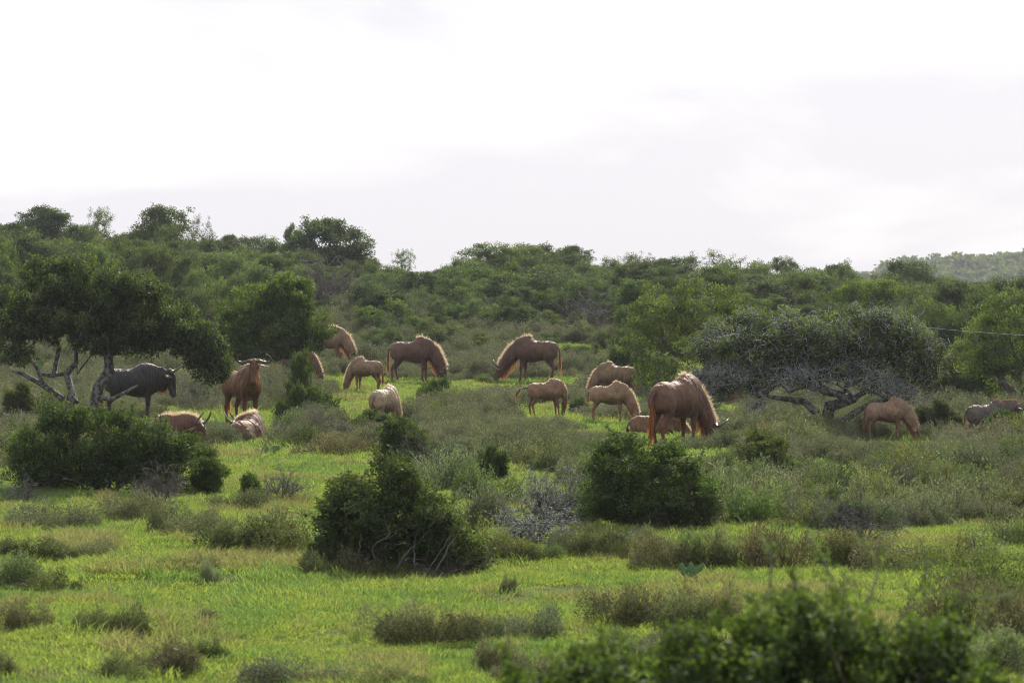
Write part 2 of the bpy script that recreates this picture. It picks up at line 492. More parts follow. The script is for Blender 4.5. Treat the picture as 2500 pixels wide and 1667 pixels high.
# --- heath bushes: fine erect twigs with tiny leaves
def heath_mesh(name, w, h, n, L, W, seed, wild=.12, splay=.8):
    global rng
    keep = rng; rng = np.random.default_rng(seed)
    g = Geo()
    k = 11; cen = np.stack([rng.normal(size=k) * .24 * w, rng.normal(size=k) * .24 * w], 1); hh = rng.uniform(.4, 1.05, k) * h * np.exp(-1.2 * (cen ** 2).sum(1) / w ** 2)
    rr = rng.uniform(.12, .28, k) * w
    ci = rng.integers(0, k, n)
    th = rng.uniform(0, 2 * math.pi, n); q = np.sqrt(rng.random(n))
    x = cen[ci, 0] + np.cos(th) * q * rr[ci]; y = cen[ci, 1] + np.sin(th) * q * rr[ci]
    top = hh[ci] * np.sqrt(np.clip(1 - q ** 2 * .85, .05, 1)) * (1 + rng.normal(size=n) * wild)
    z = top * (1 - rng.random(n) ** 2.2 * .85)
    P = np.stack([x, y, z], 1)
    D = np.stack([x, y, np.full(n, .55 * w)], 1); D = unit(D) * splay + rng.normal(size=(n, 3)) * .38; D[:, 2] = np.abs(D[:, 2]) * .9 + .1
    sp = rng.uniform(.1, .6, k)[ci]
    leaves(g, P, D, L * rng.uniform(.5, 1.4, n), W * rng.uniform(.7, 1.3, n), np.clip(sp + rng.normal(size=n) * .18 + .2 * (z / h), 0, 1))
    # thin shoots standing over the outline
    for i in range(46):
        j = rng.integers(0, n); p = P[j].copy(); d = unit(np.array([p[0] * .8, p[1] * .8, .5 * w]) + rng.normal(size=3) * .12)
        q = p + d * np.linspace(0, rng.uniform(.08, .24) * h * 1.3, 7)[:, None]
        P2 = np.repeat(q, 4, 0) + rng.normal(size=(28, 3)) * .006
        leaves(g, P2, d + rng.normal(size=(28, 3)) * .5, L * .8, W * .6, rng.uniform(.3, .8, 28))
    leafme = g.mesh(name)
    gs = Geo()
    for i in range(34):
        j = rng.integers(0, n); t = P[j] * np.array([1.02, 1.02, 1.06])
        b0 = np.array([t[0] * .25, t[1] * .25, 0]); mid = (b0 + t) / 2 + rng.normal(size=3) * .03 * w
        tube(gs, [b0, mid, t], [.006 * w + .001, .004 * w + .001, .0018], 3, cap=False)
    rng = keep
    return leafme, gs.mesh(name + '_stems')

def grass_mesh(name, nb, r, h, wd, seed, lean=.5):
    global rng
    keep = rng; rng = np.random.default_rng(seed)
    a = rng.uniform(0, 2 * math.pi, nb); q = np.sqrt(rng.random(nb)) * r
    P = np.stack([np.cos(a) * q, np.sin(a) * q, np.full(nb, -.01)], 1)
    D = np.stack([np.cos(a) * lean * q / r, np.sin(a) * lean * q / r, np.ones(nb)], 1) + rng.normal(size=(nb, 3)) * .28
    D = unit(D); Hh = h * rng.uniform(.5, 1.2, nb)[:, None]
    S = unit(np.cross(D, rng.normal(size=(nb, 3)))) * wd
    bend = np.stack([D[:, 0], D[:, 1], np.zeros(nb)], 1) * Hh * .55
    mid = P + D * Hh * .55; tip = P + D * Hh + bend - np.array([0, 0, 1]) * Hh * .08
    V = np.stack([P - S, P + S, mid + S * .8, mid - S * .8, tip], 1).reshape(-1, 3)
    i = np.arange(nb) * 5
    tint = np.repeat(np.clip(rng.uniform(.2, .8, nb), 0, 1), 5)
    g = Geo(); g.add(V, np.stack([i, i + 1, i + 2, i + 3], 1), np.stack([i + 3, i + 2, i + 4], 1), tint)
    rng = keep
    return g.mesh(name)
# ------------------------------------------------------------------ wildebeest
def coat_mat():
    m, N, Lk = new_mat('wildebeest_coat')
    out = N.new('ShaderNodeOutputMaterial'); b = N.new('ShaderNodeBsdfPrincipled')
    b.inputs['Roughness'].default_value = .62; b.inputs['Specular IOR Level'].default_value = .35
    b.inputs['Sheen Weight'].default_value = .12; b.inputs['Sheen Roughness'].default_value = .45
    b.inputs['Sheen Tint'].default_value = (1.0, .82, .62, 1)
    oi = N.new('ShaderNodeObjectInfo'); tcn = N.new('ShaderNodeTexCoord')
    def attr(nm):
        a = N.new('ShaderNodeAttribute'); a.attribute_name = nm; return a.outputs['Fac']
    def mix(fac, c1, c2, bt='MIX'):
        x = N.new('ShaderNodeMixRGB'); x.blend_type = bt
        for s, v in ((x.inputs['Fac'], fac), (x.inputs['Color1'], c1), (x.inputs['Color2'], c2)):
            if isinstance(v, bpy.types.NodeSocket): Lk.new(v, s)
            elif isinstance(v, tuple): s.default_value = (*v, 1)
            else: s.default_value = v
        return x.outputs['Color']
    no = N.new('ShaderNodeTexNoise'); no.inputs['Scale'].default_value = 3.2; no.inputs['Detail'].default_value = 7; no.inputs['Roughness'].default_value = .65
    Lk.new(tcn.outputs['Object'], no.inputs['Vector'])
    rp = N.new('ShaderNodeValToRGB'); rp.color_ramp.elements[0].position = .3; rp.color_ramp.elements[0].color = (.62, .57, .55, 1)
    rp.color_ramp.elements[1].position = .72; rp.color_ramp.elements[1].color = (1.22, 1.20, 1.18, 1)
    Lk.new(no.outputs['Fac'], rp.inputs['Fac'])
    c = mix(1.0, oi.outputs['Color'], rp.outputs['Color'], 'MULTIPLY')
    # brindle bars on neck and shoulder
    wv = N.new('ShaderNodeTexWave'); wv.wave_type = 'BANDS'; wv.bands_direction = 'X'; wv.inputs['Scale'].default_value = 4.6
    wv.inputs['Distortion'].default_value = 2.6; wv.inputs['Detail'].default_value = 3; wv.inputs['Detail Scale'].default_value = 1.2
    Lk.new(tcn.outputs['Object'], wv.inputs['Vector'])
    mm = N.new('ShaderNodeMath'); mm.operation = 'MULTIPLY'; Lk.new(wv.outputs['Fac'], mm.inputs[0]); Lk.new(attr('stripe'), mm.inputs[1])
    c = mix(mm.outputs[0], c, mix(1.0, c, (.48, .46, .48), 'MULTIPLY'))
    c = mix(attr('leg'), c, mix(1.0, c, (.92, .74, .64), 'MULTIPLY'))
    c = mix(attr('under'), c, mix(1.0, c, (.38, .33, .32), 'MULTIPLY'))  # shade under the belly, put into the coat colour
    c = mix(attr('face'), c, mix(1.0, c, (.34, .27, .24), 'MULTIPLY'))
    c = mix(attr('pad'), c, (.035, .03, .028))
    c = mix(attr('hoof'), c, (.03, .026, .024))
    # fine hair streaks
    n2 = N.new('ShaderNodeTexNoise'); n2.inputs['Scale'].default_value = 60; n2.inputs['Detail'].default_value = 3
    mp2 = N.new('ShaderNodeMapping'); mp2.inputs['Scale'].default_value = (.35, 1, 1)
    Lk.new(tcn.outputs['Object'], mp2.inputs['Vector']); Lk.new(mp2.outputs['Vector'], n2.inputs['Vector'])
    bp = N.new('ShaderNodeBump'); bp.inputs['Strength'].default_value = .35; bp.inputs['Distance'].default_value = .01
    b2 = N.new('ShaderNodeBump'); b2.inputs['Strength'].default_value = .7; b2.inputs['Distance'].default_value = .14
    n3 = N.new('ShaderNodeTexNoise'); n3.inputs['Scale'].default_value = 5.0; n3.inputs['Detail'].default_value = 2
    mp3 = N.new('ShaderNodeMapping'); mp3.inputs['Scale'].default_value = (1.6, 1, .7)
    Lk.new(tcn.outputs['Object'], mp3.inputs['Vector']); Lk.new(mp3.outputs['Vector'], n3.inputs['Vector'])
    Lk.new(n3.outputs['Fac'], b2.inputs['Height']); Lk.new(b2.outputs['Normal'], bp.inputs['Normal'])
    Lk.new(n2.outputs['Fac'], bp.inputs['Height']); Lk.new(bp.outputs['Normal'], b.inputs['Normal'])
    Lk.new(c, b.inputs['Base Color']); Lk.new(b.outputs[0], out.inputs['Surface'])
    return m
M_COAT = coat_mat()

def hair_mat(name, root, tip, trans=.5):
    m, N, Lk = new_mat(name)
    out = N.new('ShaderNodeOutputMaterial'); at = N.new('ShaderNodeAttribute'); at.attribute_name = 'tint'
    oi = N.new('ShaderNodeObjectInfo')
    rp = N.new('ShaderNodeValToRGB'); rp.color_ramp.elements[0].color = (*root, 1); rp.color_ramp.elements[1].color = (*tip, 1)
    mx = N.new('ShaderNodeMixRGB'); mx.blend_type = 'MULTIPLY'; mx.inputs['Fac'].default_value = 1
    d = N.new('ShaderNodeBsdfDiffuse'); t = N.new('ShaderNodeBsdfTranslucent'); ms = N.new('ShaderNodeMixShader'); ms.inputs['Fac'].default_value = trans
    Lk.new(at.outputs['Fac'], rp.inputs['Fac']); Lk.new(rp.outputs['Color'], mx.inputs['Color1']); Lk.new(oi.outputs['Color'], mx.inputs['Color2'])
    Lk.new(mx.outputs['Color'], d.inputs['Color']); Lk.new(mx.outputs['Color'], t.inputs['Color'])
    Lk.new(d.outputs[0], ms.inputs[1]); Lk.new(t.outputs[0], ms.inputs[2]); Lk.new(ms.outputs[0], out.inputs['Surface'])
    return m
M_MANE = hair_mat('mane_hair', (.42, .27, .155), (.88, .76, .57), .60)
M_HAIRD = hair_mat('long_hair', (.16, .07, .035), (.55, .28, .12), .55)
M_FUZZ = hair_mat('coat_fuzz', (.6, .56, .52), (1.1, .95, .8), .6)

def solid(name, col, rough=.4, spec=.5):
    m, N, Lk = new_mat(name)
    out = N.new('ShaderNodeOutputMaterial'); b = N.new('ShaderNodeBsdfPrincipled')
    no = N.new('ShaderNodeTexNoise'); no.inputs['Scale'].default_value = 30; no.inputs['Detail'].default_value = 4
    tcn = N.new('ShaderNodeTexCoord'); Lk.new(tcn.outputs['Object'], no.inputs['Vector'])
    rp = N.new('ShaderNodeValToRGB'); rp.color_ramp.elements[0].color = (*[c * .7 for c in col], 1); rp.color_ramp.elements[1].color = (*[min(1, c * 1.3) for c in col], 1)
    Lk.new(no.outputs['Fac'], rp.inputs['Fac']); Lk.new(rp.outputs['Color'], b.inputs['Base Color'])
    b.inputs['Roughness'].default_value = rough; b.inputs['Specular IOR Level'].default_value = spec
    Lk.new(b.outputs[0], out.inputs['Surface'])
    return m
M_HORN = solid('horn', (.10, .085, .075), .4)
M_EYE = solid('eye', (.012, .009, .007), .12, .8)

def loft(g, C, ry, rz, side=None, n=14):
    C = np.asarray(C, dtype=float); m = len(C)
    tan = unit(np.gradient(C, axis=0))
    side = np.tile([0., 1., 0.], (m, 1)) if side is None else np.asarray(side, dtype=float)
    up = unit(np.cross(tan, side)); side = unit(np.cross(up, tan))
    th = np.arange(n) * 2 * math.pi / n
    ring = C[:, None, :] + np.asarray(ry)[:, None, None] * np.cos(th)[None, :, None] * side[:, None, :] + np.asarray(rz)[:, None, None] * np.sin(th)[None, :, None] * up[:, None, :]
    V = np.vstack([ring.reshape(-1, 3), C[0], C[-1]])
    i = np.arange(m - 1)[:, None] * n; j = np.arange(n)[None, :]; k = (j + 1) % n
    Q = np.stack([i + j, i + n + j, i + n + k, i + k], -1).reshape(-1, 4)
    T = [[m * n, q, (q + 1) % n] for q in range(n)] + [[m * n + 1, (m - 1) * n + (q + 1) % n, (m - 1) * n + q] for q in range(n)]
    g.add(V, Q, T)

def spline(P, k):
    """resample a polyline smoothly (Catmull-Rom), rows may carry any number of columns"""
    P = np.asarray(P, dtype=float); n = len(P)
    E = np.vstack([2 * P[0] - P[1], P, 2 * P[-1] - P[-2]])
    t = np.linspace(0, n - 1, k); i = np.minimum(t.astype(int), n - 2); f = (t - i)[:, None]
    a, b, c, d = E[i], E[i + 1], E[i + 2], E[i + 3]
    return .5 * (2 * b + (c - a) * f + (2 * a - 5 * b + 4 * c - d) * f ** 2 + (3 * b - a - 3 * c + d) * f ** 3)

def strands(g, P, D, L, wd, seg=3, droop=.25, t0=0.0):
    n = len(P); D = unit(D); L = np.broadcast_to(L, (n,))[:, None]
    S = unit(np.cross(D, rng.normal(size=(n, 3)))) * np.broadcast_to(wd, (n,))[:, None]
    rows = []
    for s in range(seg + 1):
        f = s / seg
        c = P + D * L * f - np.array([0, 0, 1]) * L * droop * f * f
        if s < seg: rows += [c - S * (1 - f * .6), c + S * (1 - f * .6)]
        else: rows += [c]
    V = np.stack(rows, 1); m = V.shape[1]; base = np.arange(n) * m
    Q = np.concatenate([np.stack([base + 2 * s, base + 2 * s + 1, base + 2 * s + 3, base + 2 * s + 2], 1) for s in range(seg - 1)]) if seg > 1 else None
    T = np.stack([base + 2 * (seg - 1), base + 2 * (seg - 1) + 1, base + 2 * seg], 1)
    tint = np.concatenate([[s / seg] * 2 for s in range(seg)] + [[1.0]])
    g.add(V.reshape(-1, 3), Q, T, np.clip(np.tile(tint, n) + np.repeat(rng.normal(size=n) * .15, m), 0, 1))

# neck centre lines (x, z) from the withers to the poll, and the angle of the head below the level
NECKS = {
    'graze': ([(.40, 1.02), (.62, .93), (.84, .72), (.98, .50), (1.04, .40)], 78),
    'graze_far': ([(.40, 1.02), (.66, .92), (.92, .74), (1.12, .54), (1.20, .44)], 60),
    'up': ([(.38, 1.04), (.55, 1.14), (.72, 1.26), (.84, 1.36), (.88, 1.42)], 66),
    'level': ([(.38, 1.04), (.60, 1.10), (.82, 1.16), (1.00, 1.19), (1.08, 1.18)], 62),
    'low': ([(.40, 1.02), (.66, .96), (.90, .84), (1.08, .68), (1.16, .58)], 70),
    'bull': ([(.40, .98), (.58, 1.00), (.76, 1.05), (.92, 1.11), (.98, 1.14)], 76),
    'side': ([(.38, 1.04), (.62, 1.10), (.90, 1.14), (1.18, 1.12), (1.30, 1.08)], 60),
    'rest': ([(.38, 1.04), (.60, 1.12), (.80, 1.19), (.96, 1.20), (1.03, 1.17)], 58),
}

def wildebeest(label, x, y, z, yaw, size=1.0, neck='graze', turn=0.0, head_turn=0.0, lie=False, coat=(.30, .16, .10), mane_c=(1, 1, 1),
               horns='adult', stride=(0, 0, 0, 0), build=1.0, tail_out=0.0, beard=1.0, mane_len=1.0, legk=1.0, group='wildebeest of the herd',
               cat='wildebeest', stripe=.6, facedark=1.0, voxel=.0165, headk=1.0, pitch=0.0, fuzz=1.0, roll=0.0, hair_c=(1, 1, 1), tail_len=1.0, neck_k=1.0):
    coat = tuple(c * k for c, k in zip(coat, (.66, .72, .69)))
    root = empty('wildebeest', (x, y, z), R(yaw))
    setp(root, label, cat, group)
    root.scale = (size, size, size)
    root.rotation_euler = (R(roll), R(-pitch), R(yaw))
    dz = -.62 if lie else 0.0
    lk = legk
    up0 = (lk - 1) * .6
    g = Geo()
    # trunk of the body
    T = np.array([(-.84, .99, .07, .09), (-.79, .985, .15, .20), (-.66, .955, .215, .27), (-.48, .94, .21, .285), (-.25, .925, .222, .285), (0, .915, .262, .335),
                  (.18, .94, .258, .37), (.34, .97, .225, .385), (.47, .975, .185, .36), (.58, .945, .15, .29), (.67, .90, .10, .18), (.71, .88, .04, .09)])
    T[:, 0] *= .84; T = spline(T, 26)
    C = np.stack([T[:, 0], np.zeros(len(T)), T[:, 1] + up0 + dz], 1)
    loft(g, C, T[:, 2] * build, T[:, 3] * (1 + .5 * (build - 1)), n=20)
    # withers hump
    W = spline(np.array([(.0, 1.19, .06, .07), (.16, 1.27, .08, .09), (.30, 1.27, .08, .10), (.44, 1.15, .07, .09)]), 8)
    loft(g, np.stack([W[:, 0], 0 * W[:, 0], W[:, 1] + up0 + dz], 1), W[:, 2], W[:, 3], n=12)
    # neck, turned about the upright axis by 'turn'
    NP, hang = NECKS[neck]
    NP = np.array(NP); NP[:, 0] = .33 + (NP[:, 0] - .40) * .80; NP = spline(NP, 9)
    pts, sides = [], []
    ang = 0.0; p = np.array([NP[0][0], 0.0, NP[0][1] + up0 + dz])
    dirs = np.diff(NP, axis=0)
    pts.append(p); sides.append([0, 1, 0])
    for k, dvec in enumerate(dirs):
        ang = R(turn) * min(1, (k + 1) / (len(dirs) - 1.5))
        p = p + np.array([dvec[0] * math.cos(ang), dvec[0] * math.sin(ang), dvec[1] * (lk if NP[-1][1] < .7 else 1)])
        pts.append(p); sides.append([-math.sin(ang), math.cos(ang), 0])
    pts = np.array(pts); sides = np.array(sides, dtype=float)
    f = np.linspace(0, 1, len(pts))
    nry = np.interp(f, [0, .3, .7, 1], [.17, .135, .10, .09]) * build ** .5
    nrz = np.interp(f, [0, .3, .7, 1], [.31, .235, .165, .125]) * neck_k
    loft(g, pts, nry, nrz, sides, 16)
    # head frame
    ha = R(turn + head_turn); hg = R(hang)
    fw = np.array([math.cos(ha) * math.cos(hg), math.sin(ha) * math.cos(hg), -math.sin(hg)])
    sd = np.array([-math.sin(ha), math.cos(ha), 0.0]); up = np.cross(fw, sd)
    poll = pts[-1] + up * .02
    hk = headk
    H = spline(np.array([(-.07, -.02, .06, .075), (0, 0, .095, .11), (.09, .005, .105, .125), (.18, 0, .092, .118), (.30, -.005, .070, .093), (.40, -.012, .064, .078), (.47, -.015, .070, .074), (.52, -.02, .062, .060), (.545, -.022, .03, .03)]), 20) * hk
    HC = poll + H[:, :1] * fw + H[:, 1:2] * up
    loft(g, HC, H[:, 2], H[:, 3], np.tile(sd, (len(H), 1)), 16)
    # jaw
    J = spline(np.array([(.05, -.07, .05, .06), (.16, -.085, .05, .055), (.32, -.06, .04, .04), (.46, -.05, .035, .03)]), 8) * hk
    loft(g, poll + J[:, :1] * fw + J[:, 1:2] * up, J[:, 2], J[:, 3], np.tile(sd, (len(J), 1)), 10)
    HL = .545 * hk
    legs = []
    if not lie:
        sf = stride
        for s, dx in ((1, sf[0]), (-1, sf[1])):
            P = np.array([(.34, .12 * s, 1.08, .06, .12), (.39, .145 * s, .95, .085, .17), (.42, .165 * s, .80, .078, .14), (.385 + dx * .15, .14 * s, .66, .066, .098), (.385 + dx * .4, .135 * s, .50, .052, .068), (.385 + dx * .6, .135 * s, .41, .050, .056),
                          (.38 + dx * .75, .135 * s, .34, .036, .041), (.375 + dx * .95, .135 * s, .16, .031, .035), (.375 + dx, .135 * s, .10, .038, .041), (.40 + dx, .135 * s, .045, .032, .040), (.415 + dx, .135 * s, .0, .040, .052)])
            P[:, 0] += 0; P[:, 2] = np.where(P[:, 2] < .9, P[:, 2] * lk, P[:, 2] + up0)
            legs.append(P)
        for s, dx in ((1, sf[2]), (-1, sf[3])):
            P = np.array([(-.52, .12 * s, 1.10, .07, .12), (-.58, .115 * s, .98, .13, .21), (-.57, .145 * s, .83, .118, .20), (-.54 + dx * .1, .15 * s, .70, .090, .150), (-.60 + dx * .25, .135 * s, .58, .058, .085), (-.68 + dx * .4, .13 * s, .48, .046, .068), (-.725 + dx * .5, .13 * s, .42, .041, .056),
                          (-.715 + dx * .6, .13 * s, .36, .036, .043), (-.685 + dx * .9, .13 * s, .17, .031, .035), (-.68 + dx, .13 * s, .10, .038, .041), (-.655 + dx, .13 * s, .045, .031, .038), (-.64 + dx, .13 * s, .0, .038, .050)])
            P[:, 2] = np.where(P[:, 2] < .9, P[:, 2] * lk, P[:, 2] + up0)
            legs.append(P)
    else:
        for s in (1, -1):
            legs.append(np.array([(.42, .12 * s, .33, .09, .16), (.52, .17 * s, .20, .065, .09), (.66, .18 * s, .11, .05, .055), (.74, .18 * s, .06, .042, .044), (.66, .19 * s, .035, .032, .034), (.50, .20 * s, .03, .026, .028), (.38, .20 * s, .035, .034, .036), (.32, .20 * s, .03, .030, .03)]))
            legs.append(np.array([(-.60, .11 * s, .36, .13, .22), (-.50, .20 * s, .25, .11, .17), (-.34, .26 * s, .17, .075, .11), (-.30, .28 * s, .10, .055, .07), (-.50, .29 * s, .05, .04, .045), (-.60, .29 * s, .045, .035, .04), (-.45, .30 * s, .03, .028, .03), (-.28, .31 * s, .03, .032, .034), (-.20, .31 * s, .03, .03, .03)]))
    for P in legs:
        P[:, 0] *= .84; P[:, 3] *= 1.0 if lie else 1.05; P[:, 4] *= .92
        Q = spline(P, 22); loft(g, Q[:, :3], Q[:, 3], Q[:, 4], n=12)
    # one continuous body
    tmp = bpy.data.objects.new('tmp', g.mesh('tmp')); COL.objects.link(tmp)
    md = tmp.modifiers.new('r', 'REMESH'); md.mode = 'VOXEL'; md.voxel_size = voxel; md.use_smooth_shade = True
    ms = tmp.modifiers.new('s', 'SMOOTH'); ms.factor = .5; ms.iterations = 4
    bpy.context.view_layer.update()
    me = bpy.data.meshes.new_from_object(tmp.evaluated_get(bpy.context.evaluated_depsgraph_get()))
    bpy.data.objects.remove(tmp)
    nv = len(me.vertices); co = np.empty(nv * 3); me.vertices.foreach_get('co', co); co = co.reshape(-1, 3)
    me.name = 'body'
    rel = co - poll; hf = rel @ fw; hs = rel @ sd; hu = rel @ up
    inhead = ((hf > -.05) & (hf < HL + .06) & (np.abs(hs) < .13 * hk) & (np.abs(hu) < .16 * hk)).astype(float)
    t = hf / HL
    face = inhead * sstep(.02, .055, hu) * sstep(-.05, .25, t) * .9 * facedark
    pad = inhead * sstep(.86, .93, t) * .95
    legm = (1 - sstep(.45 * lk, .72 * lk, co[:, 2])) * (1 - inhead) if not lie else (1 - sstep(.05, .2, co[:, 2])) * (1 - inhead)
    dn = np.min(np.linalg.norm(co[:, None, :] - pts[None, 1:, :], axis=2), axis=1)
    st = (1 - sstep(.20, .50, dn)) * (1 - inhead) * stripe
    belly_shade = (1 - sstep(.62 + up0 + dz, .90 + up0 + dz, co[:, 2])) * (1 - legm) * (1 - inhead) * (np.abs(co[:, 0]) < .6) * .85  # mask of the painted shade on the underside of the body
    hoof = (1 - sstep(.045, .06, co[:, 2])) * (1 - inhead) * (0 if lie else 1)
    for nm, a in (('face', face), ('pad', pad), ('leg', legm), ('stripe', st), ('under', belly_shade), ('hoof', hoof)):
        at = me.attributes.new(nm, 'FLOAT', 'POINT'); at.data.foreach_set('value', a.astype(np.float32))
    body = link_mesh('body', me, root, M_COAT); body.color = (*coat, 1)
    me.materials.clear(); me.materials.append(M_COAT)
    # short backlit coat hairs
    nrm = np.empty(nv * 3); me.vertices.foreach_get('normal', nrm); nrm = nrm.reshape(-1, 3)
    nf = int(6000 * fuzz)
    if nf:
        k = rng.integers(0, nv, nf); k = k[(pad[k] < .3) & (hoof[k] < .3)]; gz = Geo()
        strands(gz, co[k] - nrm[k] * .004, nrm[k] * .8 + rng.normal(size=(len(k), 3)) * .3 + np.array([-.45, 0, -.35]), rng.uniform(.014, .030, len(k)), .0022, seg=1, droop=.2)
        fz = link_mesh('coat_hair', gz.mesh('coat_hair'), root, M_FUZZ); fz.color = (*[min(1.0, c * 1.15) for c in coat], 1); fz['kind'] = 'stuff'
    # mane from the withers to the poll
    gm = Geo(); nm_ = int(2600 * (.8 + .4 * mane_len))
    cpath = np.vstack([[[.10, 0, 1.325 + up0 + dz], [.25, 0, 1.345 + up0 + dz]]] + [(pts + np.cross(unit(np.gradient(pts, axis=0)), sides) * (nrz[:, None] * .9))[2:]] + [[poll + up * .08 * hk + fw * .04]])
    cpath = spline(cpath, 60)
    ct = unit(np.gradient(cpath, axis=0))
    sdm = unit(np.cross(np.cross(ct, [0, 0, 1.0]) * 0 + np.vstack([np.tile([0, 1., 0], (20, 1)), np.tile(np.mean(sides, 0), (20, 1)), np.tile(sd, (20, 1))]), ct) * 0 + np.vstack([np.tile([0, 1., 0], (20, 1)), np.tile(unit(np.mean(sides, 0)), (20, 1)), np.tile(sd, (20, 1))]))
    cu = unit(np.cross(ct, sdm))
    u = rng.random(nm_) ** .9 * 59; i = u.astype(int); i = np.minimum(i, 58); fr = (u - i)[:, None]
    P = cpath[i] * (1 - fr) + cpath[i + 1] * fr + sdm[i] * rng.normal(size=nm_)[:, None] * .014 - cu[i] * .03
    tuft = 1 + .34 * np.sin(u * 2.9 + rng.normal() * 3) * np.sin(u * .7) + .22 * np.sin(u * 6.1 + rng.normal() * 3)
    prof = np.interp(u / 59, [0, .12, .5, .9, 1], [.6, 1.0, .85, .75, .55])
    D = cu[i] + sdm[i] * rng.normal(size=nm_)[:, None] * .22 - ct[i] * .28 + rng.normal(size=(nm_, 3)) * .12
    strands(gm, P, D, .125 * mane_len * prof * tuft * rng.uniform(.35, 1.15, nm_), .0030, seg=3, droop=.16)
    mo = link_mesh('mane', gm.mesh('mane'), root, M_MANE); mo.color = (*mane_c, 1)
    # beard under throat and neck
    if beard > 0:
        gb = Geo(); nb = int(420 * beard)
        th = pts - np.cross(unit(np.gradient(pts, axis=0)), sides) * (nrz[:, None] * .85)
        th = np.vstack([th[3:], poll + fw * .10 * hk - up * .14 * hk, poll + fw * .24 * hk - up * .10 * hk]); th = spline(th, 30)
        u = rng.random(nb) * 29; i = np.minimum(u.astype(int), 28); fr = (u - i)[:, None]
        P = th[i] * (1 - fr) + th[i + 1] * fr + rng.normal(size=(nb, 3)) * .018
        strands(gb, P, np.array([0, 0, -1.0]) - up * .35 + rng.normal(size=(nb, 3)) * .22, .17 * beard * rng.uniform(.5, 1.2, nb), .0042, seg=3, droop=.1)
        bo = link_mesh('beard', gb.mesh('beard'), root, M_HAIRD); bo.color = (*[min(1, c) for c in hair_c], 1)
    # tail
    gt = Geo(); to = tail_out; L = tail_len
    base = np.array([-.69, 0, 1.04 + up0 + dz])
    if lie:
        tp = np.array([base, base + [-.08, .05, -.12], base + [-.08, .14, -.30], base + [.05, .25, -.38]])
    else:
        tp = np.array([base, base + [-.06 - to * .25, 0, -.06 + to * .05], base + [-.09 - to * .38, .02, -.25 + to * .12], base + [-.08 - to * .42, .03, -.48 * L + to * .05]])
    tp = spline(tp, 9); tube(gt, tp, np.linspace(.028, .012, 9), 7)
    tail = link_mesh('tail', gt.mesh('tail', smooth=True), root, M_COAT); tail.color = (*[c * .85 for c in coat], 1)
    gh = Geo(); nh = int(520 * L)
    u = rng.uniform(3, 7.99, nh); i = u.astype(int); fr = (u - i)[:, None]
    P = tp[i] * (1 - fr) + tp[i + 1] * fr
    D = np.array([-.10, 0, -1.0]) if not lie else np.array([.3, .5, -.5])
    D = D + unit(tp[-1] - tp[-3]) * .5 + rng.normal(size=(nh, 3)) * .13
    strands(gh, P, D, (.36 if not lie else .2) * L * rng.uniform(.5, 1.1, nh), .0046, seg=3, droop=.1)
    tf = link_mesh('tail_tuft', gh.mesh('tail_tuft'), root, M_HAIRD); tf.color = (*hair_c, 1)
    # ears
    for s in (1, -1):
        ge_ = Geo()
        a0 = poll + sd * s * .080 * hk - up * .01 * hk + fw * .05 * hk; dv = unit(sd * s * 1.0 - up * .10 + fw * .14)
        E = spline(np.array([(0, .020, .016), (.06, .042, .015), (.14, .054, .011), (.21, .038, .008), (.25, .008, .004)]) * hk, 10)
        EC = a0 + E[:, :1] * dv + (np.sin(np.linspace(0, math.pi, 10)) * .014)[:, None] * up
        loft(ge_, EC, E[:, 1], E[:, 2], np.tile(fw * .55 + up * .8, (10, 1)), 10)
        eo = link_mesh('ear', ge_.mesh('ear', smooth=True), root, M_COAT); eo.color = (*[c * 1.1 for c in coat], 1)
        gr = Geo(); ne = 90; tt = rng.integers(1, 10, ne); rs = rng.choice([-1, 1], ne)
        sv = unit(fw * .55 + up * .8)
        strands(gr, EC[tt] + sv * (E[tt, 1] * rs)[:, None] * .95, sv * rs[:, None] + dv * .5 + rng.normal(size=(ne, 3)) * .2, .022 * hk, .003, seg=1, droop=0)
        ro = link_mesh('ear_fringe', gr.mesh('ear_fringe'), eo, M_MANE); ro.color = (.95, .9, .85, 1)
    # horns
    if horns == 'adult':
        HP = np.array([(0, .03, .075, .040), (0, .11, .085, .040), (.01, .20, .055, .034), (.02, .28, .045, .030), (.01, .35, .075, .026), (-.02, .38, .14, .021), (-.05, .36, .21, .015), (-.07, .31, .265, .009), (-.08, .27, .29, .004)])
    elif horns == 'young':
        HP = np.array([(0, .045, .07, .022), (0, .07, .12, .020), (-.01, .10, .17, .015), (-.03, .10, .22, .009), (-.04, .085, .25, .004)])
    elif horns == 'steep':
        HP = np.array([(0, .04, .07, .038), (0, .10, .085, .036), (.01, .17, .08, .032), (.0, .21, .13, .027), (-.03, .21, .22, .021), (-.07, .17, .30, .014), (-.09, .14, .34, .006)])
    else:
        HP = None
    if HP is not None:
        for s in (1, -1):
            q = spline(HP, 22) * hk; gq = Geo()
            q[:, 3] *= 1 + .07 * np.sin(np.arange(22) * 2.4) * np.linspace(1, 0, 22)
            tube(gq, poll + q[:, :1] * fw + q[:, 1:2] * s * sd + q[:, 2:3] * up, q[:, 3], 10)
            link_mesh('horn', gq.mesh('horn', smooth=True), root, M_HORN)
    # eyes
    for s in (1, -1):
        gq = Geo(); c = poll + (fw * .14 + sd * s * .088 + up * .045) * hk; r = .019 * hk
        tube(gq, [c - sd * s * r * .9, c - sd * s * r * .4, c + sd * s * r * .3, c + sd * s * r * .8], [r * .5, r * .95, r * .9, r * .45], 10)
        link_mesh('eye', gq.mesh('eye', smooth=True), root, M_EYE)
    return root
